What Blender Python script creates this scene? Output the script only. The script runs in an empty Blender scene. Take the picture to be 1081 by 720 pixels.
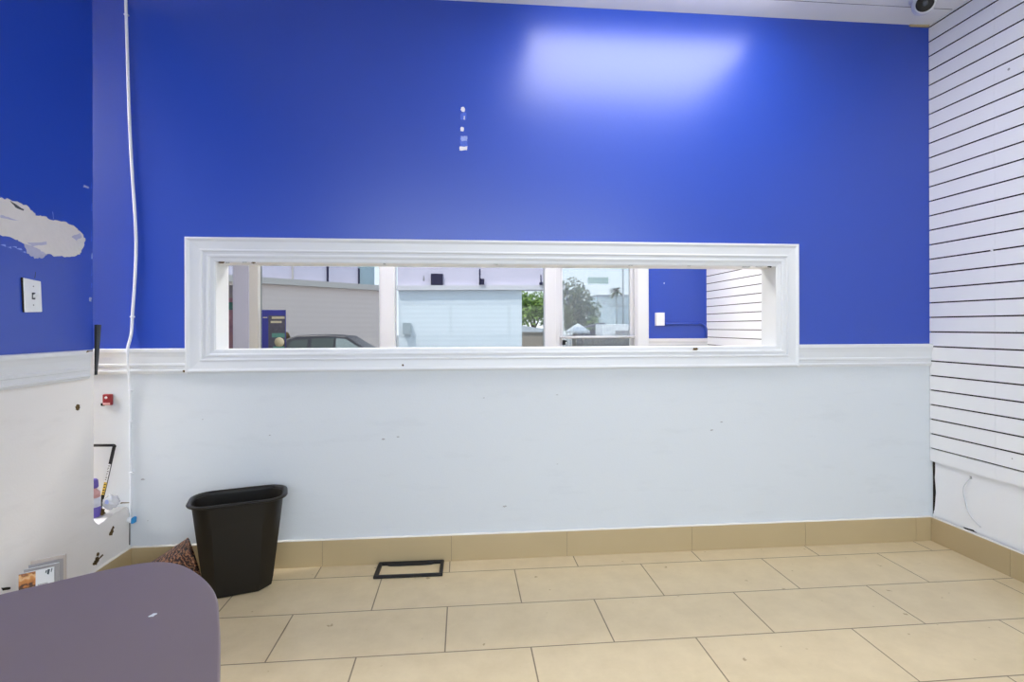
import bpy, bmesh, math, random
from mathutils import Vector, Matrix, noise

random.seed(7)
S = bpy.context.scene
C = S.collection

# ------------------------------------------------------------------ camera
YAW, ROLL, FPX = 0.0920, -0.0027, 561.84
cam_d = bpy.data.cameras.new('camera')
cam = bpy.data.objects.new('camera', cam_d)
C.objects.link(cam)
cam_d.sensor_width = 36.0
cam_d.lens = FPX / 1081 * 36
cam_d.shift_y = (344.8 - 360.0) / 1081
cam_d.clip_start = 0.02
cam_d.clip_end = 400
R0 = Vector((math.cos(YAW), -math.sin(YAW), 0))
D0 = Vector((math.sin(YAW), math.cos(YAW), 0))
U0 = Vector((0, 0, 1))
Rr = R0 * math.cos(ROLL) + U0 * math.sin(ROLL)
Ur = U0 * math.cos(ROLL) - R0 * math.sin(ROLL)
M = Matrix((Rr, Ur, -D0)).transposed().to_4x4()
M.translation = (0, 0, 1.1255)
cam.matrix_world = M
S.camera = cam

# ------------------------------------------------------------------ light
S.view_settings.view_transform = 'Standard'
S.view_settings.look = 'None'
S.view_settings.gamma = 1
S.view_settings.use_curve_mapping = False
S.view_settings.exposure = 0.98
LIGHT_WALL = 4.4      # panel by the back wall
FILL_FRONT = 9.5     # added unseen panels that brighten the front room
FILL_SIDE = 20.0      # added unseen panel, brightens the strip past the left wall

w = bpy.data.worlds.new('world')
S.world = w
w.use_nodes = True
nt = w.node_tree
bg = nt.nodes['Background']
tc = nt.nodes.new('ShaderNodeTexCoord')
sp = nt.nodes.new('ShaderNodeSeparateXYZ')
rp = nt.nodes.new('ShaderNodeValToRGB')
nt.links.new(tc.outputs['Generated'], sp.inputs[0])
nt.links.new(sp.outputs['Z'], rp.inputs[0])
e = rp.color_ramp.elements
e[0].position = 0.0; e[0].color = (0.88, 0.94, 1.0, 1)
e[1].position = 0.5; e[1].color = (0.66, 0.81, 1.0, 1)
m_ = rp.color_ramp.elements.new(0.10); m_.color = (0.78, 0.89, 1.0, 1)
nt.links.new(rp.outputs[0], bg.inputs[0])
bg.inputs[1].default_value = 2.5
sun_d = bpy.data.lights.new('sun', 'SUN')
sun_d.energy = 4.5; sun_d.angle = 0.01; sun_d.color = (1, 0.96, 0.9)
sun = bpy.data.objects.new('sun', sun_d)
C.objects.link(sun)
sun.rotation_euler = Vector((-0.36, -0.36, 0.86)).to_track_quat('Z', 'Y').to_euler()
sun.location = (-20, -10, 16)

# ------------------------------------------------------------------ materials
def mat(name, col, rough=0.6, spec=0.5, metal=0.0, coat=0.0, coat_r=0.1, var=0.0, vscale=3.0, bump=0.0, bscale=40.0,
        trans=0.0, coat_ior=1.5):
    m = bpy.data.materials.new(name); m.use_nodes = True
    n = m.node_tree.nodes; l = m.node_tree.links
    b = n['Principled BSDF']
    b.inputs['Base Color'].default_value = (*col, 1)
    b.inputs['Roughness'].default_value = rough
    b.inputs['Specular IOR Level'].default_value = spec
    b.inputs['Metallic'].default_value = metal
    b.inputs['Coat Weight'].default_value = coat
    b.inputs['Coat Roughness'].default_value = coat_r
    b.inputs['Coat IOR'].default_value = coat_ior
    b.inputs['Transmission Weight'].default_value = trans
    if var or bump:
        t = n.new('ShaderNodeTexCoord')
    if var:
        nz = n.new('ShaderNodeTexNoise'); nz.inputs['Scale'].default_value = vscale
        nz.inputs['Detail'].default_value = 6
        l.new(t.outputs['Object'], nz.inputs['Vector'])
        mx = n.new('ShaderNodeMix'); mx.data_type = 'RGBA'
        mx.inputs[6].default_value = (*[c * (1 - var) for c in col], 1)
        mx.inputs[7].default_value = (*[min(1, c * (1 + var)) for c in col], 1)
        l.new(nz.outputs['Fac'], mx.inputs[0])
        l.new(mx.outputs[2], b.inputs['Base Color'])
    if bump:
        nb = n.new('ShaderNodeTexNoise'); nb.inputs['Scale'].default_value = bscale
        nb.inputs['Detail'].default_value = 3
        l.new(t.outputs['Object'], nb.inputs['Vector'])
        bp = n.new('ShaderNodeBump'); bp.inputs['Strength'].default_value = bump
        bp.inputs['Distance'].default_value = 0.01
        l.new(nb.outputs['Fac'], bp.inputs['Height'])
        l.new(bp.outputs['Normal'], b.inputs['Normal'])
    return m

def emis(name, col, strength):
    m = bpy.data.materials.new(name); m.use_nodes = True
    n = m.node_tree.nodes; l = m.node_tree.links
    n.clear()
    o = n.new('ShaderNodeOutputMaterial'); em = n.new('ShaderNodeEmission')
    em.inputs[0].default_value = (*col, 1); em.inputs[1].default_value = strength
    l.new(em.outputs[0], o.inputs[0])
    return m

def glass(name, tint, refl=0.07, haze=0.0, hazecol=(0.8, 0.85, 0.88)):
    m = bpy.data.materials.new(name); m.use_nodes = True
    n = m.node_tree.nodes; l = m.node_tree.links
    n.clear()
    o = n.new('ShaderNodeOutputMaterial')
    tr = n.new('ShaderNodeBsdfTransparent'); tr.inputs[0].default_value = (*tint, 1)
    gl = n.new('ShaderNodeBsdfGlossy'); gl.inputs['Roughness'].default_value = 0.02
    mx = n.new('ShaderNodeMixShader'); mx.inputs[0].default_value = refl
    l.new(tr.outputs[0], mx.inputs[1]); l.new(gl.outputs[0], mx.inputs[2])
    last = mx
    if haze:
        df = n.new('ShaderNodeBsdfDiffuse'); df.inputs[0].default_value = (*hazecol, 1)
        m2 = n.new('ShaderNodeMixShader'); m2.inputs[0].default_value = haze
        l.new(mx.outputs[0], m2.inputs[1]); l.new(df.outputs[0], m2.inputs[2])
        last = m2
    l.new(last.outputs[0], o.inputs[0])
    return m

def tile_mat(name, c1, c2, mortar, x0, y0, bw=0.6, rh=0.3, ms=0.0026, rough=0.33):
    m = bpy.data.materials.new(name); m.use_nodes = True
    n = m.node_tree.nodes; l = m.node_tree.links
    b = n['Principled BSDF']
    t = n.new('ShaderNodeTexCoord'); mp = n.new('ShaderNodeMapping')
    mp.inputs['Location'].default_value = (-x0, -y0, 0)
    l.new(t.outputs['Object'], mp.inputs['Vector'])
    br = n.new('ShaderNodeTexBrick')
    br.offset = 0.5; br.offset_frequency = 2
    br.inputs['Scale'].default_value = 1.0
    br.inputs['Brick Width'].default_value = bw
    br.inputs['Row Height'].default_value = rh
    br.inputs['Mortar Size'].default_value = ms
    br.inputs['Mortar Smooth'].default_value = 0.1
    br.inputs['Color1'].default_value = (*c1, 1)
    br.inputs['Color2'].default_value = (*c2, 1)
    br.inputs['Mortar'].default_value = (*mortar, 1)
    l.new(mp.outputs[0], br.inputs['Vector'])
    nz = n.new('ShaderNodeTexNoise'); nz.inputs['Scale'].default_value = 7; nz.inputs['Detail'].default_value = 9
    nz.inputs['Roughness'].default_value = 0.7
    l.new(t.outputs['Object'], nz.inputs['Vector'])
    cr = n.new('ShaderNodeValToRGB')
    cr.color_ramp.elements[0].position = 0.3; cr.color_ramp.elements[0].color = (0.90, 0.885, 0.86, 1)
    cr.color_ramp.elements[1].position = 0.62; cr.color_ramp.elements[1].color = (1, 1, 1, 1)
    l.new(nz.outputs['Fac'], cr.inputs[0])
    mx = n.new('ShaderNodeMix'); mx.data_type = 'RGBA'; mx.blend_type = 'MULTIPLY'; mx.inputs[0].default_value = 1
    l.new(br.outputs['Color'], mx.inputs[6]); l.new(cr.outputs[0], mx.inputs[7])
    # small dark flecks of dirt
    vz = n.new('ShaderNodeTexNoise'); vz.inputs['Scale'].default_value = 23; vz.inputs['Detail'].default_value = 2
    l.new(t.outputs['Object'], vz.inputs['Vector'])
    vr = n.new('ShaderNodeValToRGB')
    vr.color_ramp.elements[0].position = 0.24; vr.color_ramp.elements[0].color = (0.62, 0.55, 0.48, 1)
    vr.color_ramp.elements[1].position = 0.275; vr.color_ramp.elements[1].color = (1, 1, 1, 1)
    l.new(vz.outputs['Fac'], vr.inputs[0])
    m3 = n.new('ShaderNodeMix'); m3.data_type = 'RGBA'; m3.blend_type = 'MULTIPLY'; m3.inputs[0].default_value = 1
    l.new(mx.outputs[2], m3.inputs[6]); l.new(vr.outputs[0], m3.inputs[7])
    l.new(m3.outputs[2], b.inputs['Base Color'])
    b.inputs['Roughness'].default_value = rough
    b.inputs['Specular IOR Level'].default_value = 0.35
    bp = n.new('ShaderNodeBump'); bp.inputs['Strength'].default_value = 0.5; bp.inputs['Distance'].default_value = 0.002
    iv = n.new('ShaderNodeMath'); iv.operation = 'SUBTRACT'; iv.inputs[0].default_value = 1
    l.new(br.outputs['Fac'], iv.inputs[1]); l.new(iv.outputs[0], bp.inputs['Height'])
    l.new(bp.outputs['Normal'], b.inputs['Normal'])
    return m

def scuffed_white(name, base, scuff, rough=0.5):
    """painted wall with faint horizontal scuff marks"""
    m = bpy.data.materials.new(name); m.use_nodes = True
    n = m.node_tree.nodes; l = m.node_tree.links
    b = n['Principled BSDF']; b.inputs['Roughness'].default_value = rough
    b.inputs['Specular IOR Level'].default_value = 0.3
    t = n.new('ShaderNodeTexCoord'); mp = n.new('ShaderNodeMapping')
    mp.inputs['Scale'].default_value = (2.2, 2.2, 9)
    l.new(t.outputs['Object'], mp.inputs['Vector'])
    nz = n.new('ShaderNodeTexNoise'); nz.inputs['Scale'].default_value = 1.6; nz.inputs['Detail'].default_value = 10
    nz.inputs['Roughness'].default_value = 0.62
    l.new(mp.outputs[0], nz.inputs['Vector'])
    cr = n.new('ShaderNodeValToRGB')
    cr.color_ramp.elements[0].position = 0.26; cr.color_ramp.elements[0].color = (*scuff, 1)
    cr.color_ramp.elements[1].position = 0.44; cr.color_ramp.elements[1].color = (*base, 1)
    l.new(nz.outputs['Fac'], cr.inputs[0]); l.new(cr.outputs[0], b.inputs['Base Color'])
    nb = n.new('ShaderNodeTexNoise'); nb.inputs['Scale'].default_value = 120
    l.new(t.outputs['Object'], nb.inputs['Vector'])
    bp = n.new('ShaderNodeBump'); bp.inputs['Strength'].default_value = 0.08; bp.inputs['Distance'].default_value = 0.005
    l.new(nb.outputs['Fac'], bp.inputs['Height']); l.new(bp.outputs['Normal'], b.inputs['Normal'])
    return m

BLUE = mat('blue_gloss_paint', (0.010, 0.056, 0.43), 0.42, 0.15, coat=1.0, coat_r=0.31, coat_ior=1.62, bump=0.05, bscale=55)
WHITEWALL = scuffed_white('cool_white_wall_paint', (0.67, 0.70, 0.725), (0.635, 0.665, 0.69))
WARMWALL = scuffed_white('warm_white_wall_paint', (0.82, 0.785, 0.755), (0.775, 0.74, 0.71))
TRIMW = mat('white_trim_gloss', (0.73, 0.74, 0.75), 0.32, 0.5)
SLATW = mat('white_slat_melamine', (0.90, 0.90, 0.91), 0.45, 0.4)
GROOVE = mat('brown_groove_board', (0.022, 0.011, 0.009), 0.8, 0.1)
CEILW = mat('ceiling_white', (0.88, 0.88, 0.87), 0.7, 0.2, var=0.03, vscale=5, bump=0.08, bscale=30)
TILE = tile_mat('beige_floor_tile', (0.71, 0.58, 0.365), (0.695, 0.565, 0.355), (0.24, 0.18, 0.11), -0.365, 1.855)
BASET = mat('tan_base_tile', (0.50, 0.385, 0.215), 0.28, 0.5, var=0.06, vscale=4)
GROUT = mat('tile_grout', (0.30, 0.24, 0.15), 0.9, 0.1)
CAULK = mat('caulk_line', (0.80, 0.76, 0.70), 0.6, 0.3)
PLASTER = mat('bare_plaster', (0.68, 0.645, 0.62), 0.9, 0.1, var=0.06, vscale=25, bump=0.3, bscale=60)
PLASTERG = mat('grey_plaster_skim', (0.44, 0.44, 0.58), 0.9, 0.1, var=0.15, vscale=40)
CHIPB = mat('brown_chip', (0.12, 0.075, 0.03), 0.9, 0.1, var=0.3, vscale=60)
CHIPD = mat('dark_gap', (0.03, 0.025, 0.02), 0.9, 0.1)
CHIPG = mat('grey_scuff', (0.42, 0.42, 0.42), 0.9, 0.1)
BLACKP = mat('black_plastic', (0.011, 0.0085, 0.0055), 0.40, 0.30, bump=0.04, bscale=200)
BLACKM = mat('matt_black', (0.010, 0.010, 0.011), 0.5, 0.4)
DGREY = mat('dark_grey_plastic', (0.06, 0.065, 0.07), 0.5, 0.4)
CORDW = mat('white_cable_jacket', (0.80, 0.82, 0.86), 0.4, 0.4)
PLATEW = mat('white_plate_plastic', (0.82, 0.83, 0.83), 0.4, 0.5, var=0.05, vscale=30)
RED = mat('red_plastic', (0.27, 0.012, 0.018), 0.4, 0.5)
CYAN = mat('blue_connector_plastic', (0.02, 0.28, 0.62), 0.4, 0.5)
TABLE = mat('mauve_laminate', (0.27, 0.205, 0.20), 0.42, 0.45, var=0.05, vscale=6)
TABLEE = mat('mauve_edge_band', (0.23, 0.19, 0.20), 0.4, 0.5)
STEEL = mat('grey_steel', (0.35, 0.35, 0.36), 0.35, 0.5, metal=0.8)

# ------------------------------------------------------------------ mesh helper
class MB:
    def __init__(s):
        s.v = []; s.f = []; s.m = []; s.s = []
    def add(s, vs, fs, m=0, smooth=False):
        o = len(s.v)
        s.v += [tuple(p) for p in vs]
        for f in fs:
            s.f.append(tuple(i + o for i in f)); s.m.append(m); s.s.append(smooth)
    def box(s, x0, x1, y0, y1, z0, z1, m=0):
        vs = [(x, y, z) for x in (x0, x1) for y in (y0, y1) for z in (z0, z1)]
        s.add(vs, [(0, 1, 3, 2), (4, 6, 7, 5), (0, 4, 5, 1), (2, 3, 7, 6), (0, 2, 6, 4), (1, 5, 7, 3)], m)
    def prism(s, poly, fn, a, b, m=0):
        """poly 2-D outline, fn(u,v,t)->xyz, extruded t=a..b"""
        n = len(poly)
        vs = [fn(u, v, a) for u, v in poly] + [fn(u, v, b) for u, v in poly]
        fs = [tuple(range(n))[::-1], tuple(range(n, 2 * n))]
        fs += [(i, (i + 1) % n, n + (i + 1) % n, n + i) for i in range(n)]
        s.add(vs, fs, m)
    def tube(s, pts, r, n=10, m=0, cap=True):
        pts = [Vector(p) for p in pts]
        rr = r if isinstance(r, (list, tuple)) else [r] * len(pts)
        vs = []; fs = []
        prev = None
        for i, p in enumerate(pts):
            d = (pts[min(i + 1, len(pts) - 1)] - pts[max(i - 1, 0)]).normalized()
            if prev is None:
                a = d.cross(Vector((0, 0, 1)) if abs(d.z) < 0.9 else Vector((1, 0, 0))).normalized()
            else:
                a = (prev - d * prev.dot(d)).normalized()
            prev = a
            b = d.cross(a)
            for k in range(n):
                t = 2 * math.pi * k / n
                vs.append(p + (a * math.cos(t) + b * math.sin(t)) * rr[i])
        for i in range(len(pts) - 1):
            for k in range(n):
                fs.append((i * n + k, i * n + (k + 1) % n, (i + 1) * n + (k + 1) % n, (i + 1) * n + k))
        if cap:
            fs.append(tuple(range(n))[::-1]); fs.append(tuple(range((len(pts) - 1) * n, len(pts) * n)))
        s.add(vs, fs, m, True)
    def rings(s, rings, m=0, cap0=True, cap1=True, smooth=True):
        n = len(rings[0]); vs = [p for r in rings for p in r]; fs = []
        for i in range(len(rings) - 1):
            for k in range(n):
                fs.append((i * n + k, i * n + (k + 1) % n, (i + 1) * n + (k + 1) % n, (i + 1) * n + k))
        if cap0: fs.append(tuple(range(n))[::-1])
        if cap1: fs.append(tuple(range((len(rings) - 1) * n, len(rings) * n)))
        s.add(vs, fs, m, smooth)
    def lathe(s, prof, c, n=24, m=0, axis=None):
        ax = Vector(axis).normalized() if axis else Vector((0, 0, 1))
        a = ax.orthogonal().normalized(); b = ax.cross(a); c = Vector(c)
        s.rings([[c + ax * z + (a * math.cos(2 * math.pi * k / n) + b * math.sin(2 * math.pi * k / n)) * max(r, 1e-4)
                  for k in range(n)] for r, z in prof], m)
    def build(s, name, mats, parent=None, bevel=0, autosmooth=False, seg=2):
        me = bpy.data.meshes.new(name)
        off = Vector((0, 0, 0))
        q = parent
        while q is not None:
            off += q.location; q = q.parent
        me.from_pydata([tuple(Vector(p) - off) for p in s.v], [], s.f)
        if not isinstance(mats, (list, tuple)): mats = [mats]
        for x in mats: me.materials.append(x)
        me.polygons.foreach_set('material_index', s.m)
        me.polygons.foreach_set('use_smooth', s.s)
        bm = bmesh.new(); bm.from_mesh(me)
        bmesh.ops.recalc_face_normals(bm, faces=bm.faces[:])
        bm.to_mesh(me); bm.free()
        me.update()
        o = bpy.data.objects.new(name, me); C.objects.link(o)
        if parent: o.parent = parent
        if bevel:
            b = o.modifiers.new('bevel', 'BEVEL'); b.width = bevel; b.segments = seg; b.limit_method = 'ANGLE'
            b.angle_limit = math.radians(40)
        return o

def tag(o, label, cat, group=None):
    o['label'] = label; o['category'] = cat
    if group: o['group'] = group
    return o
def struct(o):
    o['kind'] = 'structure'; return o
def thing(name, loc, label, cat, group=None):
    o = bpy.data.objects.new(name, None); o.location = loc; o.empty_display_size = 0.05
    C.objects.link(o); return tag(o, label, cat, group)

def ragged(pts, amp, sub=4, seed=1):
    """subdivide a closed outline with random jitter"""
    rnd = random.Random(seed); out = []
    n = len(pts)
    for i in range(n):
        a, b = pts[i], pts[(i + 1) % n]
        for k in range(sub):
            t = k / sub
            j = amp if k else amp * 0.3
            out.append((a[0] + (b[0] - a[0]) * t + rnd.uniform(-j, j), a[1] + (b[1] - a[1]) * t + rnd.uniform(-j, j)))
    return out

# planes used for flat marks that lie on a wall
def onback(Y):  return lambda u, v, t: (u, Y - t, v)
def onleft(X):  return lambda u, v, t: (X + t, u, v)
def onright(X): return lambda u, v, t: (X - t, u, v)
def mark(name, pts, fn, m, parent, th=0.0012, amp=0.0, sub=3, seed=1):
    b = MB(); b.prism(ragged(pts, amp, sub, seed) if amp else pts, fn, 0.0, th)
    return b.build(name, m, parent)

# ------------------------------------------------------------------ main dimensions
YW, YB = 2.5827, 2.7027          # back wall faces (room side, front-room side)
XL, XLB = -1.5166, -1.6366       # left wall faces
XR = 2.4393                      # face of the slat panels
XD = 2.4573                      # drywall behind them
ZC = 2.70
YS = 5.15                        # storefront plane, inside face
OX0, OX1, OZ0, OZ1 = -1.147, 1.600, 1.018, 1.433   # opening in the back wall
Y0 = -1.4                        # wall behind the camera
XFAR = -4.0

# ------------------------------------------------------------------ setting: shell
b = MB(); b.box(XFAR - 0.1, XD + 0.1, Y0 - 0.1, YS + 0.12, -0.12, 0.0)
floor = struct(b.build('floor', TILE))

b = MB(); b.box(XFAR - 0.1, XD + 0.1, Y0 - 0.1, YS + 0.12, ZC, ZC + 0.12)
ceiling = struct(b.build('ceiling', CEILW))

# back wall with the long opening, blue above the rail and white below
ZS = 0.97
b = MB()
b.box(XFAR, XD, YW, YB, 0, ZS, 1)
b.box(XFAR, OX0, YW, YB, ZS, ZC, 0)
b.box(OX1, XD, YW, YB, ZS, ZC, 0)
b.box(OX0, OX1, YW, YB, OZ1, ZC, 0)
b.box(OX0, OX1, YW, YB, ZS, OZ0, 1)
wall_back = struct(b.build('wall_back', [BLUE, WHITEWALL]))

# left wall: full height up to its free end, then only a torn low piece as far as the back wall
def left_poly(z0, z1, y0, y1): return [(y0, z0), (y1, z0), (y1, z1), (y0, z1)]
b = MB()
YE = 2.3415
rnd = random.Random(3)
edge_hi = [(YE + rnd.uniform(-0.0015, 0.0015), 1.035 + (ZC - 1.035) * k / 24) for k in range(25)]
b.prism([(Y0, 1.035)] + edge_hi + [(Y0, ZC)], onleft(XLB), 0, XL - XLB, 0)
top = [(YE, 0.335), (YE + 0.012, 0.318), (YE + 0.03, 0.303), (YE + 0.06, 0.306), (YE + 0.085, 0.312), (YE + 0.11, 0.309),
       (YE + 0.135, 0.316), (YE + 0.16, 0.314), (YE + 0.185, 0.318), (YE + 0.21, 0.317), (YE + 0.226, 0.305), (YE + 0.232, 0.275), (YW, 0.262)]
edge_lo = [(YE + rnd.uniform(-0.001, 0.001), 1.035 - (1.035 - 0.335) * k / 10) for k in range(10)]
b.prism([(Y0, 0.0), (YW, 0.0)] + top[::-1] + edge_lo[::-1] + [(Y0, 1.035)], onleft(XLB), 0, XL - XLB, 1)
wall_left = struct(b.build('wall_left', [BLUE, WARMWALL]))

b = MB(); b.box(XD, XD + 0.1, Y0, YS + 0.12, 0, ZC)
wall_right = struct(b.build('wall_right', SLATW))
b = MB(); b.box(XFAR - 0.1, XFAR, Y0, YS + 0.12, 0, ZC)
struct(b.build('wall_side_room', WARMWALL))
# wall behind the camera, with the shop window in it
b = MB()
BX0, BX1, BZ0, BZ1 = -1.4, 2.35, 0.12, 2.55
b.box(XFAR, BX0, Y0 - 0.1, Y0, 0, ZC); b.box(BX1, XD, Y0 - 0.1, Y0, 0, ZC)
b.box(BX0, BX1, Y0 - 0.1, Y0, 0, BZ0); b.box(BX0, BX1, Y0 - 0.1, Y0, BZ1, ZC)
struct(b.build('wall_rear', WARMWALL))
b = MB()
for x in (BX0, -0.3, 1.0, BX1 - 0.06): b.box(x, x + 0.06, Y0 - 0.09, Y0 - 0.01, BZ0, BZ1)
b.box(BX0 + 0.06, BX1 - 0.06, Y0 - 0.09, Y0 - 0.01, BZ0, BZ0 + 0.06); b.box(BX0 + 0.06, BX1 - 0.06, Y0 - 0.09, Y0 - 0.01, BZ1 - 0.06, BZ1)
struct(b.build('window_1', STEEL))
b = MB(); b.box(-4, 2.5, Y0 - 1.35, Y0 - 0.1, 2.68, 2.78)  # unseen canopy added outside to keep sun out of the rear window
struct(b.build('added_sun_canopy', TRIMW))

# front wall: blue pier on the right, head above the storefront
SFX1 = 1.834; SFX0 = -3.7; SFZ = 2.35
b = MB()
b.box(SFX1, XD, YS, YS + 0.12, 0.95, ZC, 0); b.box(SFX1, XD, YS, YS + 0.12, 0, 0.95, 1)
b.box(SFX0, SFX1, YS, YS + 0.12, SFZ, ZC, 1); b.box(XFAR, SFX0, YS, YS + 0.12, 0, ZC, 1)
wall_front = struct(b.build('wall_front', [BLUE, WHITEWALL]))
b = MB(); b.prism([(0, 0.895), (0.012, 0.90), (0.012, 0.93), (0.018, 0.94), (0.018, 0.955), (0.026, 0.975), (0.026, 1.003), (0, 1.003)],
                  lambda u, v, t: (t, YS - u, v), SFX1, XR - 0.001)
struct(b.build('trim_1', TRIMW))
b = MB(); b.box(1.722, SFX1 + 0.002, YS - 0.02, YS + 0.03, 0, SFZ + 0.05)
struct(b.build('trim_2', TRIMW, bevel=0.003))

# ceiling board along the back wall, with its ragged seam
b = MB(); b.prism(ragged([(XL, 2.452), (2.43, 2.438), (2.437, YW), (XL, YW)], 0.0015, 14, 4), lambda u, v, t: (u, v, ZC - t), 0, 0.0012)
struct(b.build('trim_3', CEILW))
b = MB(); b.prism(ragged([(2.33, YW - 0.006), (2.437, YW - 0.012), (2.437, YW), (2.33, YW)], 0.002, 3, 5), lambda u, v, t: (u, v, ZC - 0.0012 - t), 0, 0.010)
b.build('torn_edge', mat('torn_tan_paper', (0.45, 0.36, 0.22), 0.9, 0.1), ceiling)

rn = random.Random(6); b = MB(); N = 60
ys = [(XL + (2.43 - XL) * i / N, 2.452 - .014 * i / N + rn.uniform(-.001, .001), rn.uniform(.0008, .0028)) for i in range(N + 1)]
b.prism([(x, y - w_) for x, y, w_ in ys] + [(x, y) for x, y, w_ in ys][::-1], lambda u, v, t: (u, v, ZC - t), 0, 0.0018)
b.build('seam', mat('grey_seam', (.20, .20, .20), .9, .1), ceiling)
# ------------------------------------------------------------------ casing and liner of the opening
prof = [(0, 0), (0, .020), (.003, .0245), (.010, .0255), (.016, .023), (.022, .020), (.058, .0165), (.061, .0165), (.063, .0205), (.069, .0215),
        (.073, .019), (.075, .0145), (.083, .0135), (.086, .0135), (.088, .018), (.094, .019), (.101, .017), (.104, .0115), (.120, .0100), (.1235, .008), (.1245, .0)]
PW = 0.1245
def frame_sweep(x0, x1, z0, z1, prof, Y, pw_x0, pw_x1, pw_z0, pw_z1):
    b = MB(); loops = []
    for u, h in prof:
        a = u / PW
        xl, xr_, zb, zt = x0 + a * pw_x0, x1 - a * pw_x1, z0 + a * pw_z0, z1 - a * pw_z1
        loops.append([(xl, Y - h, zb), (xr_, Y - h, zb), (xr_, Y - h, zt), (xl, Y - h, zt)])
    for i in range(len(loops)):
        A, Bq = loops[i], loops[(i + 1) % len(loops)]
        for k in range(4):
            k2 = (k + 1) % 4
            b.add([A[k], A[k2], Bq[k2], Bq[k]], [(0, 1, 2, 3)])
    return b
casing_b = frame_sweep(-1.268, 1.7045, 0.918, 1.5415, prof, YW, 0.1285, 0.1120, 0.1045, 0.113)
casing = struct(casing_b.build('trim_4', TRIMW))
# liner boards lining the opening
b = MB()
b.box(OX0 - 0.002, OX0 + 0.010, YW - 0.006, YB + 0.01, OZ0, OZ1); b.box(OX1 - 0.010, OX1 + 0.002, YW - 0.006, YB + 0.01, OZ0, OZ1)
b.box(OX0 - 0.002, OX1 + 0.002, YW - 0.006, YB + 0.01, OZ1 - 0.006, OZ1 + 0.006)
b.box(OX0 - 0.002, OX1 + 0.002, YW - 0.006, YB + 0.02, OZ0 - 0.004, OZ0 + 0.004)
liner = struct(b.build('trim_5', TRIMW, bevel=0.0015))
# chips and drips on the opening
k = 0
for (x, z, wd, hh, m) in ((-1.112, 1.427, .030, .010, CHIPB), (-1.085, 1.4255, .02, .006, CHIPG), (-0.97, 1.4265, .02, .007, CHIPB), (-1.01, 1.4275, .025, .005, CHIPG),
                          (1.555, 1.4265, .022, .010, CHIPD), (1.50, 1.4275, .05, .007, CHIPG), (1.43, 1.4245, .05, .008, CHIPG), (-0.37, 1.4255, .016, .006, CHIPG),
                          (0.16, 1.4275, .03, .005, CHIPG), (0.83, 1.4275, .03, .005, CHIPG), (1.13, 1.4275, .02, .005, CHIPG)):
    k += 1
    p = [(x - wd / 2, z - hh * .3), (x + wd * .2, z - hh * .5), (x + wd / 2, z), (x + wd * .3, z + hh / 2), (x - wd * .3, z + hh / 2)]
    mark('paint_chip', p, onback(YW - 0.0062), m, liner, 0.001, 0.0018, 3, k)
for (x, z, wd, hh, m) in ((1.155, 1.011, .028, .012, CHIPB), (-0.284, 0.944, .010, .008, CHIPB), (-1.27, 0.925, .012, .010, CHIPB)):
    k += 1
    p = [(x - wd / 2, z - hh * .3), (x + wd * .2, z - hh * .5), (x + wd / 2, z), (x + wd * .3, z + hh / 2), (x - wd * .3, z + hh / 2)]
    mark('paint_chip', p, onback(YW - 0.0205), m, casing, 0.004, 0.0018, 3, k)

# ------------------------------------------------------------------ chair rails
railp = [(0, .913), (.009, .914), (.011, .920), (.016, .924), (.016, .930), (.011, .934), (.012, .946), (.017, .950), (.0175, .958), (.013, .962),
         (.0165, .990), (.021, 1.006), (.0245, 1.014), (.0245, 1.026), (.021, 1.030), (0, 1.030)]
b = MB()
b.prism(railp, lambda u, v, t: (t, YW - u, v), -1.70, -1.266); b.prism(railp, lambda u, v, t: (t, YW - u, v), 1.7035, XR - 0.0005)
rail_back = struct(b.build('trim_6', TRIMW))
b = MB(); b.prism([(u, v + 0.006) for u, v in railp], lambda u, v, t: (XL + u, t, v), Y0, 2.303)
rail_left = struct(b.build('trim_7', TRIMW))
mark('paint_chip', [(2.262, 1.026), (2.298, 1.030), (2.302, 1.034), (2.270, 1.035)], onleft(XL + 0.0245), CHIPB, rail_left, 0.0015, 0.002, 2, 5)

# ------------------------------------------------------------------ tile baseboards
def base_run(name, segs, fn, joints_gap=0.0022):
    b = MB()
    for a, c in segs:
        b.box(0, 0, 0, 0, 0, 0) if False else None
        for (t0, t1, d0, d1, z0, z1, m) in ((a + joints_gap / 2, c - joints_gap / 2, 0, .012, 0, .1225, 0), (a, c, 0, .010, 0, .121, 1)):
            vs = [fn(t, d, z) for t in (t0, t1) for d in (d0, d1) for z in (z0, z1)]
            b.add(vs, [(0, 1, 3, 2), (4, 6, 7, 5), (0, 4, 5, 1), (2, 3, 7, 6), (0, 2, 6, 4), (1, 5, 7, 3)], m)
        rn = random.Random(int(a * 100)); N = 18
        pts = [(a + (c - a) * i / N) for i in range(N + 1)]
        hs = [.1260 + rn.uniform(-.0016, .0016) for _ in pts]
        for i in range(N):
            A = [fn(pts[i], 0, .1215), fn(pts[i], .0118, .1215), fn(pts[i], .0102, hs[i]), fn(pts[i], 0, hs[i] + .001)]
            Bq = [fn(pts[i + 1], 0, .1215), fn(pts[i + 1], .0118, .1215), fn(pts[i + 1], .0102, hs[i + 1]), fn(pts[i + 1], 0, hs[i + 1] + .001)]
            b.add(A + Bq, [(0, 1, 5, 4), (1, 2, 6, 5), (2, 3, 7, 6)], 2)
    return struct(b.build(name, [BASET, GROUT, CAULK]))
jx = [XL + .012, -1.26, -.66, -.058, .505, 1.14, 1.741, 2.351, XR]
base_run('baseboard_back', [(jx[i], jx[i + 1]) for i in range(len(jx) - 1)], lambda t, d, z: (t, YW - d, z))
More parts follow.
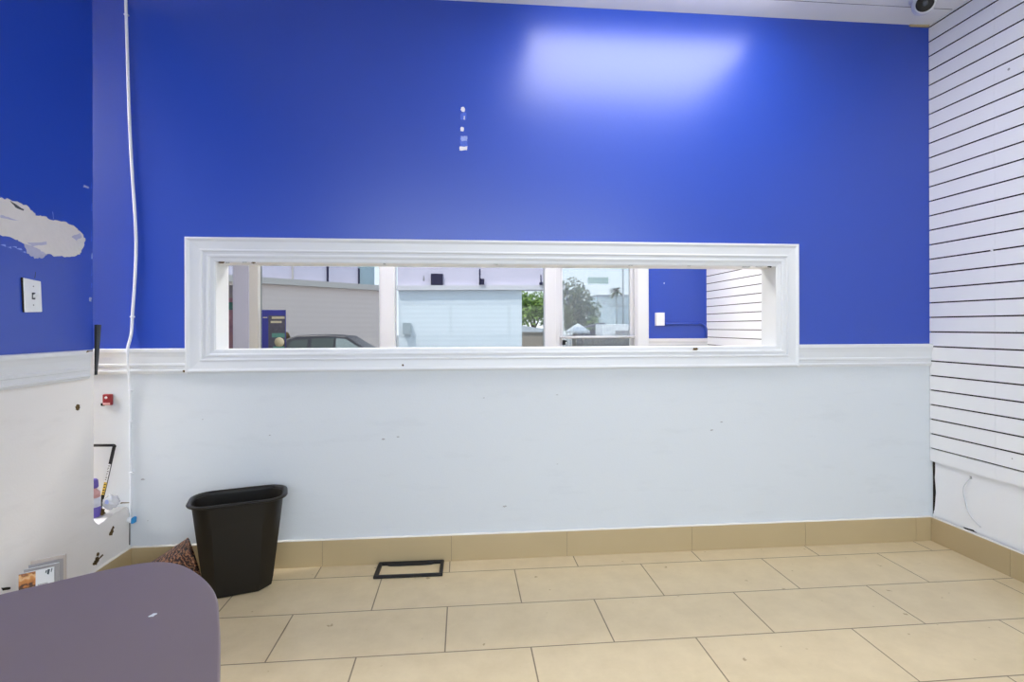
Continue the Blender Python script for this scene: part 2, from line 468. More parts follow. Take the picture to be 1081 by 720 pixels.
base_run('baseboard_right', [(1.72, 2.167), (2.167, YW - .012), (1.12, 1.72), (.52, 1.12), (-.08, .52), (Y0, -.08)], lambda t, d, z: (XD - .010 - d * 1.0, t, z))
base_run('baseboard_left', [(1.95, YW - .0), (1.35, 1.95), (.75, 1.35), (.15, .75), (Y0, .15)], lambda t, d, z: (XL + d, t, z))

# ------------------------------------------------------------------ slat panels on the right wall
GZ = [0.4837 + 0.07603 * i for i in range(30)]
def slat_panel(y0, y1, seams, zbot):
    b = MB()
    b.box(XR + 0.010, XD, y0, y1, zbot, ZC - 0.001, 1)
    cuts = [y0] + seams + [y1]
    zs = [zbot] + GZ + [ZC - 0.001]
    g = 0.0034
    for i in range(len(zs) - 1):
        za = zs[i] + (g if i else 0); zb = zs[i + 1] - (g if i < len(zs) - 2 else 0)
        if zb - za < 0.002: continue
        for j in range(len(cuts) - 1):
            b.box(XR, XR + 0.0012, cuts[j] + (0.0004 if j else 0), cuts[j + 1] - 0.0004, za, zb, 0)
            b.box(XR + 0.0012, XR + 0.010, cuts[j] + (0.0004 if j else 0), cuts[j + 1] - 0.0004, za, zb, 1 if i else 0)
    return b
pn = slat_panel(Y0, YW - 0.0015, [-0.2, 1.02, 2.235], 0.416).build('slatwall_panel', [SLATW, GROOVE])
tag(pn, 'white slatwall panel with thin brown grooves on the right wall of the near room', 'wall panel', 'slatwall panels on the right wall')
pf = slat_panel(YB + 0.0015, YS - 0.0015, [3.9], 0.416).build('slatwall_panel', [SLATW, GROOVE])
tag(pf, 'white slatwall panel seen through the right end of the opening', 'wall panel', 'slatwall panels on the right wall')
mark('paint_blob', [(2.243, 1.468), (2.252, 1.470), (2.257, 1.478), (2.250, 1.484), (2.242, 1.480)], onright(XR), SLATW, pn, 0.004, 0.001, 2, 3)
for (y, z, r, m) in ((2.17, 2.273, .006, CHIPG), (2.10, 1.452, .004, CHIPG), (2.16, 0.53, .003, CHIPG), (2.14, 1.1, .002, CHIPG)):
    mark('stain_spot', [(y + r * math.cos(t), z + r * math.sin(t)) for t in [i * .785 for i in range(8)]], onright(XR), m, pn, 0.0006, r * .2, 1, 2)
# gap in the corner below the panel, hole and wire
mark('corner_gap', [(YW - .001, .135), (YW - .001, .415), (YW - .014, .415), (YW - .012, .33), (YW - .018, .25), (YW - .010, .16)], onright(XD), CHIPD, wall_right, 0.001, 0.0015, 3, 8)
mark('corner_gap', [(2.34, .128), (2.40, .125), (2.41, .131), (2.36, .136)], onright(XD - .0005), CHIPD, wall_right, 0.0012, 0.0015, 2, 9)
b = MB(); pts = [(XD - .003, 2.372, .385), (XD - .008, 2.381, .365), (XD - .012, 2.396, .335), (XD - .010, 2.402, .305), (XD - .006, 2.397, .27), (XD - .005, 2.385, .225), (XD - .004, 2.36, .19), (XD - .003, 2.32, .165)]
def smooth_path(p, n=6):
    p = [Vector(q) for q in p]; out = []
    for i in range(len(p) - 1):
        a = p[max(i - 1, 0)]; b_ = p[i]; c = p[i + 1]; d = p[min(i + 2, len(p) - 1)]
        for k in range(n):
            t = k / n
            out.append(0.5 * ((2 * b_) + (c - a) * t + (2 * a - 5 * b_ + 4 * c - d) * t * t + (3 * b_ - a - 3 * c + d) * t ** 3))
    out.append(p[-1]); return out
b.tube(smooth_path(pts), 0.0022, 8)
wr = b.build('loose_wire', mat('white_thin_wire', (0.62, 0.63, 0.65), 0.5)); tag(wr, 'thin white wire hanging on bare drywall below the slatwall', 'wire')
mark('wire_hole', [(2.366, .380), (2.376, .378), (2.378, .392), (2.368, .393)], onright(XD), CHIPG, wall_right, 0.0008, 0.001, 2, 4)

# ------------------------------------------------------------------ marks on the back wall
RES = mat('tape_residue', (0.30, 0.37, 0.72), 0.6, 0.4, var=0.25, vscale=90)
RESL = mat('torn_paint_white', (0.74, 0.72, 0.74), 0.8, 0.2, var=0.12, vscale=120)
RESD = mat('thin_tape_residue', (0.075, 0.14, 0.60), 0.35, 0.5, var=0.3, vscale=120)
mark('torn_spot', [(-.003, 2.166), (.010, 2.163), (.014, 2.176), (.006, 2.189), (-.006, 2.184), (-.009, 2.174)], onback(YW), RESL, wall_back, .001, .002, 2, 1)
mark('tape_residue', [(-.010, 2.128), (.018, 2.126), (.020, 2.160), (-.006, 2.158)], onback(YW), RESD, wall_back, .0006, .002, 3, 2)
mark('torn_spot', [(.006, 2.127), (.012, 2.126), (.013, 2.142), (.007, 2.145)], onback(YW), RESL, wall_back, .001, .0015, 2, 3)
mark('torn_spot', [(-.009, 2.072), (.006, 2.070), (.007, 2.088), (-.003, 2.092), (-.010, 2.084)], onback(YW), RESL, wall_back, .001, .0015, 2, 4)
mark('tape_residue', [(-.012, 1.985), (.023, 1.985), (.024, 2.048), (-.008, 2.050)], onback(YW), RESD, wall_back, .0006, .003, 4, 5)
mark('tape_residue', [(-.006, 2.022), (.023, 2.024), (.024, 2.048), (-.008, 2.046)], onback(YW), RES, wall_back, .0009, .002, 4, 6)
mark('tape_residue', [(-.014, 1.978), (.024, 1.980), (.025, 1.998), (-.012, 1.997)], onback(YW), RESL, wall_back, .0009, .003, 4, 7)
for i, (x, z, r) in enumerate(((.10, .78, .006), (.46, .79, .006), (-.38, .59, .010), (-.31, .60, .008), (.20, .25, .012), (1.25, .60, .010), (1.3, .64, .008), (.46, .45, .004), (-1.46, .43, .010), (-1.44, .24, .004), (-1.2, .7, .004), (-.9, .62, .006))):
    mark('scuff', [(x - r, z - r * .2), (x, z - r * .35), (x + r, z), (x + r * .3, z + r * .45), (x - r * .6, z + r * .3)], onback(YW), CHIPG, wall_back, .0006, r * .15, 2, i + 20)

# marks on the left wall
PT = [(1.8714, 1.5529), (1.8998, 1.5536), (1.9392, 1.5580), (1.9749, 1.5554), (2.0173, 1.5486), (2.0456, 1.5266), (2.0817, 1.5320), (2.1298, 1.5254), (2.1803, 1.5315), (2.2452, 1.5196), (2.2755, 1.5041), (2.2968, 1.4799), (2.2806, 1.4423), (2.2646, 1.4170), (2.2098, 1.4008), (2.1437, 1.3939), (2.0883, 1.3956), (2.0477, 1.4100), (1.9918, 1.4182), (1.9505, 1.4285), (1.8994, 1.4319), (1.8711, 1.4301)]
mark('bare_patch', PT, onleft(XL), PLASTER, wall_left, .0015, .0035, 5, 11)
mark('skim_patch', [(1.9943, 1.4219), (2.0227, 1.4163), (2.0778, 1.4041), (2.0998, 1.3968), (2.0865, 1.3847), (2.0561, 1.3739), (2.0267, 1.3768), (2.0062, 1.3907)], onleft(XL), PLASTERG, wall_left, .0010, .004, 4, 12)
mark('skim_patch', [(1.8996, 1.4974), (1.9289, 1.4972), (1.9747, 1.4936), (1.9364, 1.4892), (1.8996, 1.4880)], onleft(XL + .0015), PLASTERG, wall_left, .0006, .002, 3, 13)
mark('skim_patch', [(2.2186, 1.4793), (2.2649, 1.5022), (2.2754, 1.4889), (2.2440, 1.4687)], onleft(XL + .0015), PLASTERG, wall_left, .0006, .003, 3, 14)
mark('skim_patch', [(2.0063, 1.4238), (2.0911, 1.4406), (2.0955, 1.4309), (2.0309, 1.4143)], onleft(XL + .0015), PLASTERG, wall_left, .0006, .002, 3, 15)
mark('paint_flap', [(1.9366, 1.5529), (1.9671, 1.5439), (1.9946, 1.5370), (1.9906, 1.5312), (1.9593, 1.5357)], onleft(XL + .0015), DGREY, wall_left, .0012, .002, 3, 16)
mark('scratch', [(2.128, 1.531), (2.131, 1.531), (2.127, 1.556), (2.124, 1.556)], onleft(XL), RES, wall_left, .0006, .0008, 3, 17)
for i, (y, z) in enumerate(((1.9102, 1.3992), (1.9323, 1.3962), (1.9550, 1.3996), (1.9744, 1.3960), (1.9902, 1.3884))):
    mark('scratch', [(y - .010, z), (y + .012, z - .003), (y + .010, z + .004)], onleft(XL), RES, wall_left, .0006, .002, 2, 30 + i)
for i, (y, z, a) in enumerate(((2.333, 1.50, .02), (2.335, 1.42, .012), (2.334, 1.36, .02), (2.335, 1.62, .015), (2.333, 1.30, .01), (2.334, 1.71, .012))):
    mark('edge_wear', [(y - .004, z - a), (y + .003, z - a), (y + .003, z + a), (y - .001, z + a)], onleft(XL), RES if i == 1 else RESD, wall_left, .0006, .0015, 3, 40 + i)
mark('paint_chip', [(2.318, 1.235), (2.330, 1.232), (2.333, 1.248), (2.320, 1.250)], onleft(XL), PLASTERG, wall_left, .0008, .002, 2, 50)
mark('paint_chip', [(2.285, 1.690), (2.315, 1.692), (2.318, 1.699), (2.29, 1.700)], onleft(XL), PLASTERG, wall_left, .0008, .002, 2, 51)
def blotch(y, z, r, seed):
    mark('paint_chip', [(y - r, z - r * .6), (y + r * .2, z - r), (y + r, z - r * .2), (y + r * .8, z + r * .6), (y - r * .2, z + r), (y - r * .8, z + r * .4)], onleft(XL), CHIPB, wall_left, .001, r * .25, 3, seed)
blotch(2.252, .811, .013, 60); blotch(2.452, .240, .014, 61); blotch(2.462, .256, .008, 62); blotch(2.356, .158, .017, 63); blotch(2.366, .182, .009, 64)
mark('paint_chip', [(2.335, .150), (2.40, .163), (2.395, .170), (2.335, .158)], onleft(XL), CHIPB, wall_left, .001, .002, 3, 65)
mark('paint_chip', [(1.90, .27), (1.935, .255), (1.935, .248), (1.905, .258)], onleft(XL), CHIPD, wall_left, .001, .001, 3, 66)  # flat dark mark standing in for a small black item
mark('corner_gap', [(2.574, .135), (2.581, .135), (2.581, .255), (2.576, .255)], onleft(XL), CHIPD, wall_left, .001, .001, 3, 67)
mark('paint_chip', [(-1.560, .322), (-1.520, .324), (-1.515, .328), (-1.555, .329)], onback(YW), CHIPB, wall_back, .001, .001, 3, 68)

# ------------------------------------------------------------------ ceiling lights, partly added fill
def troffer(x0, x1, y0, y1, strength, label, col=(1, 0.985, 0.96)):
    t = thing('ceiling_light', ((x0 + x1) / 2, (y0 + y1) / 2, ZC), label, 'ceiling light', 'ceiling lights')
    f = .02
    for bx in ((x0 - f, x0, y0, y1), (x1, x1 + f, y0, y1)):
        b = MB(); b.box(*bx, ZC - .062, ZC - .0005)
        b.build('end_cap', TRIMW, t)
    b = MB(); b.box(x0 + .001, x1 - .001, y0, y1, ZC - .058, ZC - .003)  # depth added so the glowing sides also brighten the ceiling
    b.build('diffuser', emis('lit_diffuser', col, strength), t)
troffer(.36, 1.56, 1.72, 2.32, LIGHT_WALL, 'ceiling light fixture with an added wraparound lens near the back wall above the opening')
troffer(-1.4, -.2, 3.6, 4.2, FILL_FRONT, 'added unseen ceiling panel brightening the left of the front room')  # unseen, added to brighten the front room
troffer(.6, 1.8, 3.6, 4.2, FILL_FRONT, 'added unseen ceiling panel brightening the right of the front room')
troffer(-3.9, -2.9, 1.6, 2.4, FILL_SIDE, 'added unseen ceiling panel brightening the side room behind the left wall')  # unseen, added to give the side room its glow

# ------------------------------------------------------------------ desk
t = thing('desk', (-.75, .35, 0), 'mauve laminate desk with a rounded corner in the left foreground', 'desk')
raw = [(-1.44, .297), (-.90, .676), (-.669, .8365), (-.600, .884), (-.565, .907), (-.535, .9215), (-.503, .9275), (-.468, .918), (-.434, .8945), (-.398, .8595), (-.368, .823),
       (-.345, .786), (-.3255, .7446), (-.300, .690), (-.264, .605), (-.10, .235), (-.16, .12), (-.95, -.36), (-1.06, -.33)]
sm = [tuple(v)[:2] for v in smooth_path([(x, y, 0) for x, y in raw[2:15]], 4)]
outline = raw[:2] + sm + raw[15:]
b = MB(); b.prism(outline, lambda u, v, q: (u, v, q), .712, .740, 0)
b.build('desktop', TABLE, t, bevel=.003, seg=3)
cx = sum(p[0] for p in outline) / len(outline); cyy = sum(p[1] for p in outline) / len(outline)
b = MB(); b.prism([(p[0] + (cx - p[0]) * .12, p[1] + (cyy - p[1]) * .12) for p in outline], lambda u, v, q: (u, v, q), .66, .7118, 0)
b.build('apron', TABLEE, t)
for (x, y) in ((-.50, .76), (-1.28, .29), (-.22, .20), (-.92, -.20)):
    b = MB(); b.tube([(x, y, .002), (x, y, .66)], .022, 16); b.build('leg', STEEL, t)
b = MB(); b.prism(ragged([(-.4180, .7500), (-.4120, .7505), (-.4105, .7570), (-.4160, .7575)], .0008, 2, 3), lambda u, v, q: (u, v, q), .7402, .7412)
tag(b.build('paper_scrap', PLATEW), 'tiny white scrap lying on the mauve desktop', 'scrap')

# ------------------------------------------------------------------ wastebasket
def rrect(lx, ly, r, n=8):
    out = []
    for (sx, sy, a0) in ((1, 1, 0), (-1, 1, 90), (-1, -1, 180), (1, -1, 270)):
        for k in range(n + 1):
            a = math.radians(a0 + 90 * k / n)
            out.append((sx * (lx / 2 - r) + r * math.cos(a), sy * (ly / 2 - r) + r * math.sin(a)))
    return out
bcx, bcy, brot = -.966, 2.402, math.radians(18)
def place(pts, z, dx=0, dy=0):
    c, s = math.cos(brot), math.sin(brot)
    return [(bcx + c * (x + dx) - s * (y + dy), bcy + s * (x + dx) + c * (y + dy), z) for x, y in pts]
t = thing('wastebasket', (bcx, bcy, 0), 'black plastic wastebasket standing against the white back wall', 'wastebasket')
H = .40
def csec(q, inset=0):
    lx = .258 + (.355 - .258) * q; ly = .160 + (.215 - .160) * q; r = .050 + .028 * q
    pts = rrect(lx - 2 * inset, ly - 2 * inset, r, 8); out = []
    for k in range(4):
        a, c = pts[9 * k], pts[9 * k + 8]
        for i in range(9):
            t = i / 8; p = pts[9 * k + i]
            bulge = .10 + .90 * max(0.0, q) ** 2.5
            out.append(tuple((a[j] + (c[j] - a[j]) * t) * (1 - bulge) + p[j] * bulge for j in (0, 1)))
    return out
def sec(q, inset=0):
    lx = .255 + (.355 - .255) * q; ly = .160 + (.215 - .160) * q; r = .034 + .034 * q
    return rrect(lx - 2 * inset, ly - 2 * inset, max(.01, r - inset))
b = MB()
rg = [place(csec(0, .010), .001), place(csec(0, .002), .004)] + [place(csec(k / 10), max(.010, H * k / 10)) for k in range(1, 10)] + [place(csec(.97), H * .968)]
ri = [place(csec(.97, .003), H * .968)] + [place(csec(k / 10, .004), H * k / 10) for k in range(9, 0, -1)] + [place(csec(.03, .006), .016)]
b.rings(rg + ri, 0, True, True, True)
o = b.build('body', BLACKP, t)
es = o.modifiers.new('edge_split', 'EDGE_SPLIT'); es.split_angle = math.radians(22)
b = MB()
b.rings([place(sec(.96, -.001), H * .968), place(sec(1, -.012), H * .972), place(sec(1, -.016), H * .985), place(sec(1, -.013), H * .996), place(sec(1, -.004), H * 1.002), place(sec(1, .003), H * .995), place(sec(.97, .0035), H * .955)], 0, False, False)
b.build('rim', BLACKP, t)

# ------------------------------------------------------------------ woven basket lying by the baseboard
def woven():
    m = bpy.data.materials.new('brown_weave'); m.use_nodes = True
    n = m.node_tree.nodes; l = m.node_tree.links; bs = n['Principled BSDF']; bs.inputs['Roughness'].default_value = .45
    tcx = n.new('ShaderNodeTexCoord')
    wv = n.new('ShaderNodeTexWave'); wv.inputs['Scale'].default_value = 24; wv.inputs['Distortion'].default_value = 9; wv.inputs['Detail'].default_value = 3
    wv.inputs['Detail Scale'].default_value = 2.5
    mp = n.new('ShaderNodeMapping'); mp.inputs['Rotation'].default_value = (0.3, .7, 0.5)
    l.new(tcx.outputs['Object'], mp.inputs[0]); l.new(mp.outputs[0], wv.inputs['Vector'])
    cr = n.new('ShaderNodeValToRGB'); el = cr.color_ramp.elements
    el[0].position = .15; el[0].color = (.022, .007, .005, 1); el[1].position = .62; el[1].color = (.13, .032, .016, 1)
    q = el.new(.9); q.color = (.36, .17, .08, 1)
    l.new(wv.outputs['Fac'], cr.inputs[0]); l.new(cr.outputs[0], bs.inputs['Base Color'])
    bp = n.new('ShaderNodeBump'); bp.inputs['Strength'].default_value = .8; bp.inputs['Distance'].default_value = .004
    l.new(wv.outputs['Fac'], bp.inputs['Height']); l.new(bp.outputs['Normal'], bs.inputs['Normal'])
    return m
WEAVE = woven()
t = thing('woven_basket', (-1.30, 2.455, 0), 'small brown woven basket tipped on its side between desk and wastebasket', 'basket')
tilt = math.radians(15)
ax = Vector((math.cos(tilt) * .87, math.cos(tilt) * .49, math.sin(tilt))).normalized()
upv = Vector((-math.sin(tilt) * .87, -math.sin(tilt) * .49, math.cos(tilt))); sd = ax.cross(upv).normalized(); upv = sd.cross(ax).normalized()
if upv.z < 0: upv = -upv
def bring(q, r, n=40, wob=0.0):
    c = Vector((-1.362, 2.350, .049)) + ax * q
    out = []
    for k in range(n):
        a = 2 * math.pi * k / n
        s4 = 1.0 / max(abs(math.cos(a)), abs(math.sin(a)))
        rr = r * (1 + .22 * (s4 - 1)) * (1 + wob * (1 if k % 2 else -1))
        out.append(c + (sd * math.cos(a) + upv * math.sin(a)) * rr)
    return out
b = MB()
b.rings([bring(0, .030), bring(.003, .047)] + [bring(.220 * i / 14, .047 + (.096 - .047) * i / 14, wob=.012 * (1 if i % 2 else -1)) for i in range(1, 15)]
        + [bring(.219, .091), bring(.02, .043)], 0)
b.build('body', WEAVE, t)
b = MB(); P = bring(.220, .0945, 40); b.tube(P + [P[0]], .0045, 8, cap=False)
b.build('rim', WEAVE, t)

# ------------------------------------------------------------------ empty frame on the floor
t = thing('empty_frame', (-.247, 2.50, 0), 'empty flat black rectangular frame lying on the floor tiles by the baseboard', 'frame')
b = MB(); fc = [(-.4015, 2.4215), (-.0945, 2.4185), (-.0925, 2.5660), (-.3995, 2.5675)]
fw = .016
ins = [(-.4015 + .018, 2.4215 + .016), (-.0945 - .016, 2.4185 + .016), (-.0925 - .016, 2.5660 - .018), (-.3995 + .018, 2.5675 - .018)]
z0, z1 = .0008, .014
vs = []
for (o_, i_) in zip(fc, ins):
    vs += [(o_[0], o_[1], z0), (o_[0], o_[1], z1 * .7), (o_[0] + (i_[0] - o_[0]) * .3, o_[1] + (i_[1] - o_[1]) * .3, z1), (i_[0], i_[1], z1 * .8), (i_[0], i_[1], z0)]
fs = []
for k in range(4):
    k2 = (k + 1) % 4
    for j in range(5):
        j2 = (j + 1) % 5
        fs.append((k * 5 + j, k2 * 5 + j, k2 * 5 + j2, k * 5 + j2))
b.add(vs, fs)
b.build('rim', BLACKM, t)
b = MB(); b.prism([(-.375, 2.556), (-.345, 2.541), (-.30, 2.538), (-.20, 2.538), (-.155, 2.541), (-.118, 2.555)], lambda u, v, q: (u, v, q), .0008, .010)
b.build('curved_lip', BLACKM, t, bevel=.001)

# ------------------------------------------------------------------ cable on the back wall
t = thing('wall_cable', (-1.515, YW - .010, .26), 'white cable running down the blue wall beside the left corner', 'cable')
yc = YW - .0085
pts = [(-1.5255, yc, 2.695), (-1.5245, yc, 2.62), (-1.519, yc, 2.40), (-1.511, yc, 2.10), (-1.500, yc, 1.85), (-1.487, yc, 1.63), (-1.483, yc, 1.50), (-1.488, yc, 1.35), (-1.4985, yc, 1.20), (-1.502, yc - .004, 1.10), (-1.5045, yc - .026, 1.035),
       (-1.506, yc - .026, 1.00), (-1.508, yc - .020, .95), (-1.5095, yc - .010, .90), (-1.511, yc, .82), (-1.511, yc, .60), (-1.5085, yc, .47), (-1.509, yc, .38), (-1.5095, yc - .001, .30), (-1.509, yc - .002, .262)]
b = MB(); sp_ = smooth_path(pts, 6); b.tube(sp_, [.0062 if p.z > 1.0 else .0048 for p in sp_], 12); b.build('cord', CORDW, t)
for (x, z) in ((-1.5225, 2.55), (-1.5005, 1.175), (-1.509, .84), (-1.508, .70), (-1.5065, .465)):
    b = MB(); b.box(x - .008, x + .009, YW - .0165, YW - .0005, z - .004, z + .004); b.build('clip', CORDW, t, bevel=.003)
b = MB(); b.lathe([(0, -.014), (.010, -.013), (.0125, -.006), (.0125, .006), (.009, .012), (0, .013)], (-1.508, YW - .016, .252), 16, axis=(.9, -.3, -.1)); b.build('plug', CORDW, t)
b = MB(); b.prism([(-1.500, .236), (-1.486, .238), (-1.484, .262), (-1.494, .266), (-1.501, .258)], lambda u, v, q: (u, YW - .004 - q, v), 0, .022); b.build('connector_cap', CYAN, t, bevel=.003)

# ------------------------------------------------------------------ red box, light switch, wedge
t = thing('red_switch_box', (-1.607, YW, .797), 'small red plastic box fixed on the back wall below the rail', 'switch box')
b = MB(); b.box(-1.625, -1.586, YW - .016, YW - .0005, .774, .824); b.build('body', RED, t, bevel=.004)
b = MB(); b.lathe([(0, 0), (.006, .001), (.005, .005), (0, .006)], (-1.608, YW - .016, .809), 12, axis=(0, -1, 0)); b.build('button', PLATEW, t)
b = MB(); b.box(-1.622, -1.592, YW - .0175, YW - .0155, .776, .786); b.build('white_strip', mat('pink_white_strip', (.72, .42, .42), .5), t)
b = MB(); b.box(-1.634, -1.620, YW - .014, YW - .001, .771, .784); b.build('side_tab', CHIPD, t, bevel=.003)

t = thing('light_switch', (XL, 2.027, 1.24), 'white toggle light switch plate on the blue left wall', 'light switch')
b = MB(); b.prism([(1.985, 1.2985), (2.060, 1.2925), (2.066, 1.183), (1.991, 1.1795)], onleft(XL), .0005, .0075); b.build('plate', PLATEW, t, bevel=.002)
b = MB(); b.prism([(1.981, 1.300), (1.989, 1.2985), (1.995, 1.1795), (1.988, 1.180)], onleft(XL), .0002, .0045); b.build('back_box_edge', CHIPD, t)
b = MB(); b.box(XL + .007, XL + .009, 2.019, 2.032, 1.226, 1.250); b.build('slot', DGREY, t)
b = MB(); b.prism([(0.0, 1.231), (0.0, 1.242), (.014, 1.249), (.015, 1.244)], lambda u, v, q: (XL + .0088 + u, q, v), 2.0215, 2.0295); b.build('toggle', PLATEW, t, bevel=.001)
for z in (1.272, 1.206):
    b = MB(); b.lathe([(0, 0), (.003, .0002), (.002, .0012), (0, .0014)], (XL + .0072, 2.026, z), 10, axis=(1, 0, 0)); b.build('screw', STEEL, t)
mark('scratch', [(2.040, 1.302), (2.043, 1.302), (2.047, 1.325), (2.045, 1.325)], onleft(XL), DGREY, wall_left, .0006, .0005, 2, 71)

t = thing('wedge_tool', (-1.51, 2.362, .93), 'slim dark tapered wedge stuck upright at the free end of the left wall', 'wedge')
def taper(pl, y0, y1): 
    bb = MB(); bb.prism(pl, lambda u, v, q: (u, q, v), y0, y1); return bb
taper([(-1.5150, 1.138), (-1.5065, 1.138), (-1.5085, 1.06), (-1.513, .93), (-1.5145, .93)], 2.345, 2.362).build('blade', BLACKM, t, bevel=.001)
taper([(-1.5060, 1.139), (-1.4965, 1.137), (-1.5005, 1.07), (-1.511, .945), (-1.5125, .945), (-1.5080, 1.06)], 2.347, 2.360).build('backing', DGREY, t, bevel=.001)

# ------------------------------------------------------------------ things on the torn ledge of the left wall
t = thing('hand_tool', (-1.595, 2.50, .315), 'thin black bent-handled tool with a sticker standing on the torn ledge', 'tool')
yt = 2.52
b = MB(); b.tube([(-1.63, yt, .6040), (-1.548, yt, .6025)], .0060, 10); b.tube([(-1.548, yt, .6025), (-1.5435, yt, .600), (-1.5440, yt, .594)], .0060, 10)
b.build('handle', BLACKM, t)
b = MB()
def bar(p0, p1, wd, th):
    p0 = Vector(p0); p1 = Vector(p1); d = (p1 - p0).normalized(); sx = Vector((d.z, 0, -d.x)) * wd / 2; ty = Vector((0, th / 2, 0))
    v = [p0 - sx - ty, p0 + sx - ty, p0 + sx + ty, p0 - sx + ty, p1 - sx - ty, p1 + sx - ty, p1 + sx + ty, p1 - sx + ty]
    return v, [(0, 1, 2, 3), (7, 6, 5, 4), (0, 4, 5, 1), (1, 5, 6, 2), (2, 6, 7, 3), (3, 7, 4, 0)]
b.add(*bar((-1.545, yt, .602), (-1.605, yt, .326), .013, .006)); b.build('shaft', BLACKM, t, bevel=.0015)
dx = (-1.605 + 1.545) / (.326 - .602)
def shaft_at(z): return (-1.545 + (z - .602) * dx, yt - .0036, z)
STK = [mat('sticker_white', (.75, .76, .76), .5), mat('sticker_yellow', (.72, .50, .06), .5), BLACKM]
b = MB(); b.add(*bar(shaft_at(.520), shaft_at(.440), .011, .001), 0); b.add(*bar(shaft_at(.439), shaft_at(.385), .011, .001), 1)
for i, z in enumerate((.512, .503, .498, .488, .478, .470, .461, .452)):
    p = shaft_at(z); b.box(p[0] - .004, p[0] + .003 - .002 * (i % 3), yt - .0045, yt - .0038, z - .0018, z + .0016, 2)
for i, z in enumerate((.430, .418, .405, .394)):
    p = shaft_at(z); b.box(p[0] - .004, p[0] + .004, yt - .0045, yt - .0038, z - .002, z + .002, 2)
b.build('sticker', STK, t)

PURP = mat('purple_bottle_label', (.13, .09, .42), .4); PINK = mat('pink_band', (.70, .38, .36), .4); BOTW = mat('translucent_bottle', (.70, .71, .80), .3)
t = thing('bottle', (-1.586, 2.445, .311), 'small purple and white bottle on the torn ledge behind the left wall end', 'bottle')
bc = (-1.586, 2.445, .3118)
b = MB(); b.lathe([(0, 0), (.024, 0), (.027, .004), (.027, .045)], bc, 24, 1); b.lathe([(.027, .045), (.027, .085)], bc, 24, 0); b.lathe([(.027, .085), (.025, .105), (.014, .118), (.012, .124), (0, .1245)], bc, 24, 2)
b.build('body', [BOTW, PURP, PINK], t)
b = MB(); b.lathe([(0, .1246), (.018, .1250), (.020, .130), (.018, .158), (.013, .163), (0, .164)], bc, 20); b.build('cap', PURP, t)

def crumple(c, r, amp, seed, n=18):
    rn = []; rings_ = []
    for i in range(1, n):
        a = math.pi * i / n; ring = []
        for k in range(24):
            p = 2 * math.pi * k / 24
            d = Vector((math.sin(a) * math.cos(p), math.sin(a) * math.sin(p), math.cos(a)))
            ring.append(Vector(c) + d * r * (1 + amp * noise.noise(d * 2.7 + Vector((seed, 0, 0)))))
        rings_.append(ring)
    return rings_
CLEAR = mat('clear_crumpled_film', (.86, .88, .92), .15, .5, trans=.55)
t = thing('plastic_wrapper', (-1.556, 2.515, .315), 'crumpled clear plastic wrapper beside the bent black tool on the ledge', 'wrapper')
b = MB(); b.rings(crumple((-1.554, 2.512, .352), .029, .35, 3)); b.build('film', CLEAR, t)
b = MB(); b.prism([(-1.563, .356), (-1.550, .352), (-1.545, .360), (-1.549, .371), (-1.560, .372)], lambda u, v, q: (u, 2.483 - q, v), 0, .0008); b.build('printed_patch', mat('faint_blue_print', (.30, .36, .66), .5), t)
b = MB(); b.rings(crumple((-1.566, 2.462, .3235), .0135, .9, 8, 10)); o = b.build('debris', CHIPB); tag(o, 'small brown scrap of torn material lying on the ledge under the tool', 'scrap')

# ------------------------------------------------------------------ brochures leaning by the left wall
def brochure_cover():
    m = bpy.data.materials.new('sunset_print'); m.use_nodes = True
    n = m.node_tree.nodes; l = m.node_tree.links; bs = n['Principled BSDF']; bs.inputs['Roughness'].default_value = .3
    tcx = n.new('ShaderNodeTexCoord'); s_ = n.new('ShaderNodeSeparateXYZ'); l.new(tcx.outputs['Generated'], s_.inputs[0])
    nz = n.new('ShaderNodeTexNoise'); nz.inputs['Scale'].default_value = 55; nz.inputs['Detail'].default_value = 4; l.new(tcx.outputs['Object'], nz.inputs[0])
    ad = n.new('ShaderNodeMath'); ad.operation = 'MULTIPLY_ADD'; ad.inputs[1].default_value = .26; l.new(nz.outputs['Fac'], ad.inputs[0]); sc_ = n.new('ShaderNodeMath'); sc_.operation = 'MULTIPLY_ADD'; sc_.inputs[1].default_value = 1.5; sc_.inputs[2].default_value = -.66; l.new(s_.outputs['Z'], sc_.inputs[0]); l.new(sc_.outputs[0], ad.inputs[2])
    cr = n.new('ShaderNodeValToRGB'); el = cr.color_ramp.elements
    el[0].position = .66; el[0].color = (.45, .20, .08, 1); el[1].position = .985; el[1].color = (.40, .15, .05, 1)
    for p, c in ((.70, (.50, .22, .07, 1)), (.725, (.06, .025, .012, 1)), (.775, (.10, .035, .015, 1)), (.795, (.48, .17, .035, 1)), (.865, (.62, .27, .08, 1)), (.90, (.75, .50, .26, 1)), (.935, (.60, .28, .09, 1)), (.955, (.22, .08, .03, 1))):
        q = el.new(p); q.color = c
    l.new(ad.outputs[0], cr.inputs[0]); l.new(cr.outputs[0], bs.inputs['Base Color'])
    return m
PAPER = mat('white_paper', (.74, .75, .77), .5); PAPERG = mat('grey_paper', (.34, .32, .32), .6); PAPERB = mat('buff_paper', (.52, .45, .40), .6); INK = mat('dark_ink', (.04, .06, .07), .6)
SUNSET = brochure_cover()
wdir = Vector((.84, .54, 0)).normalized(); ndir = Vector((.54, -.84, 0)).normalized()   # ndir faces the viewer
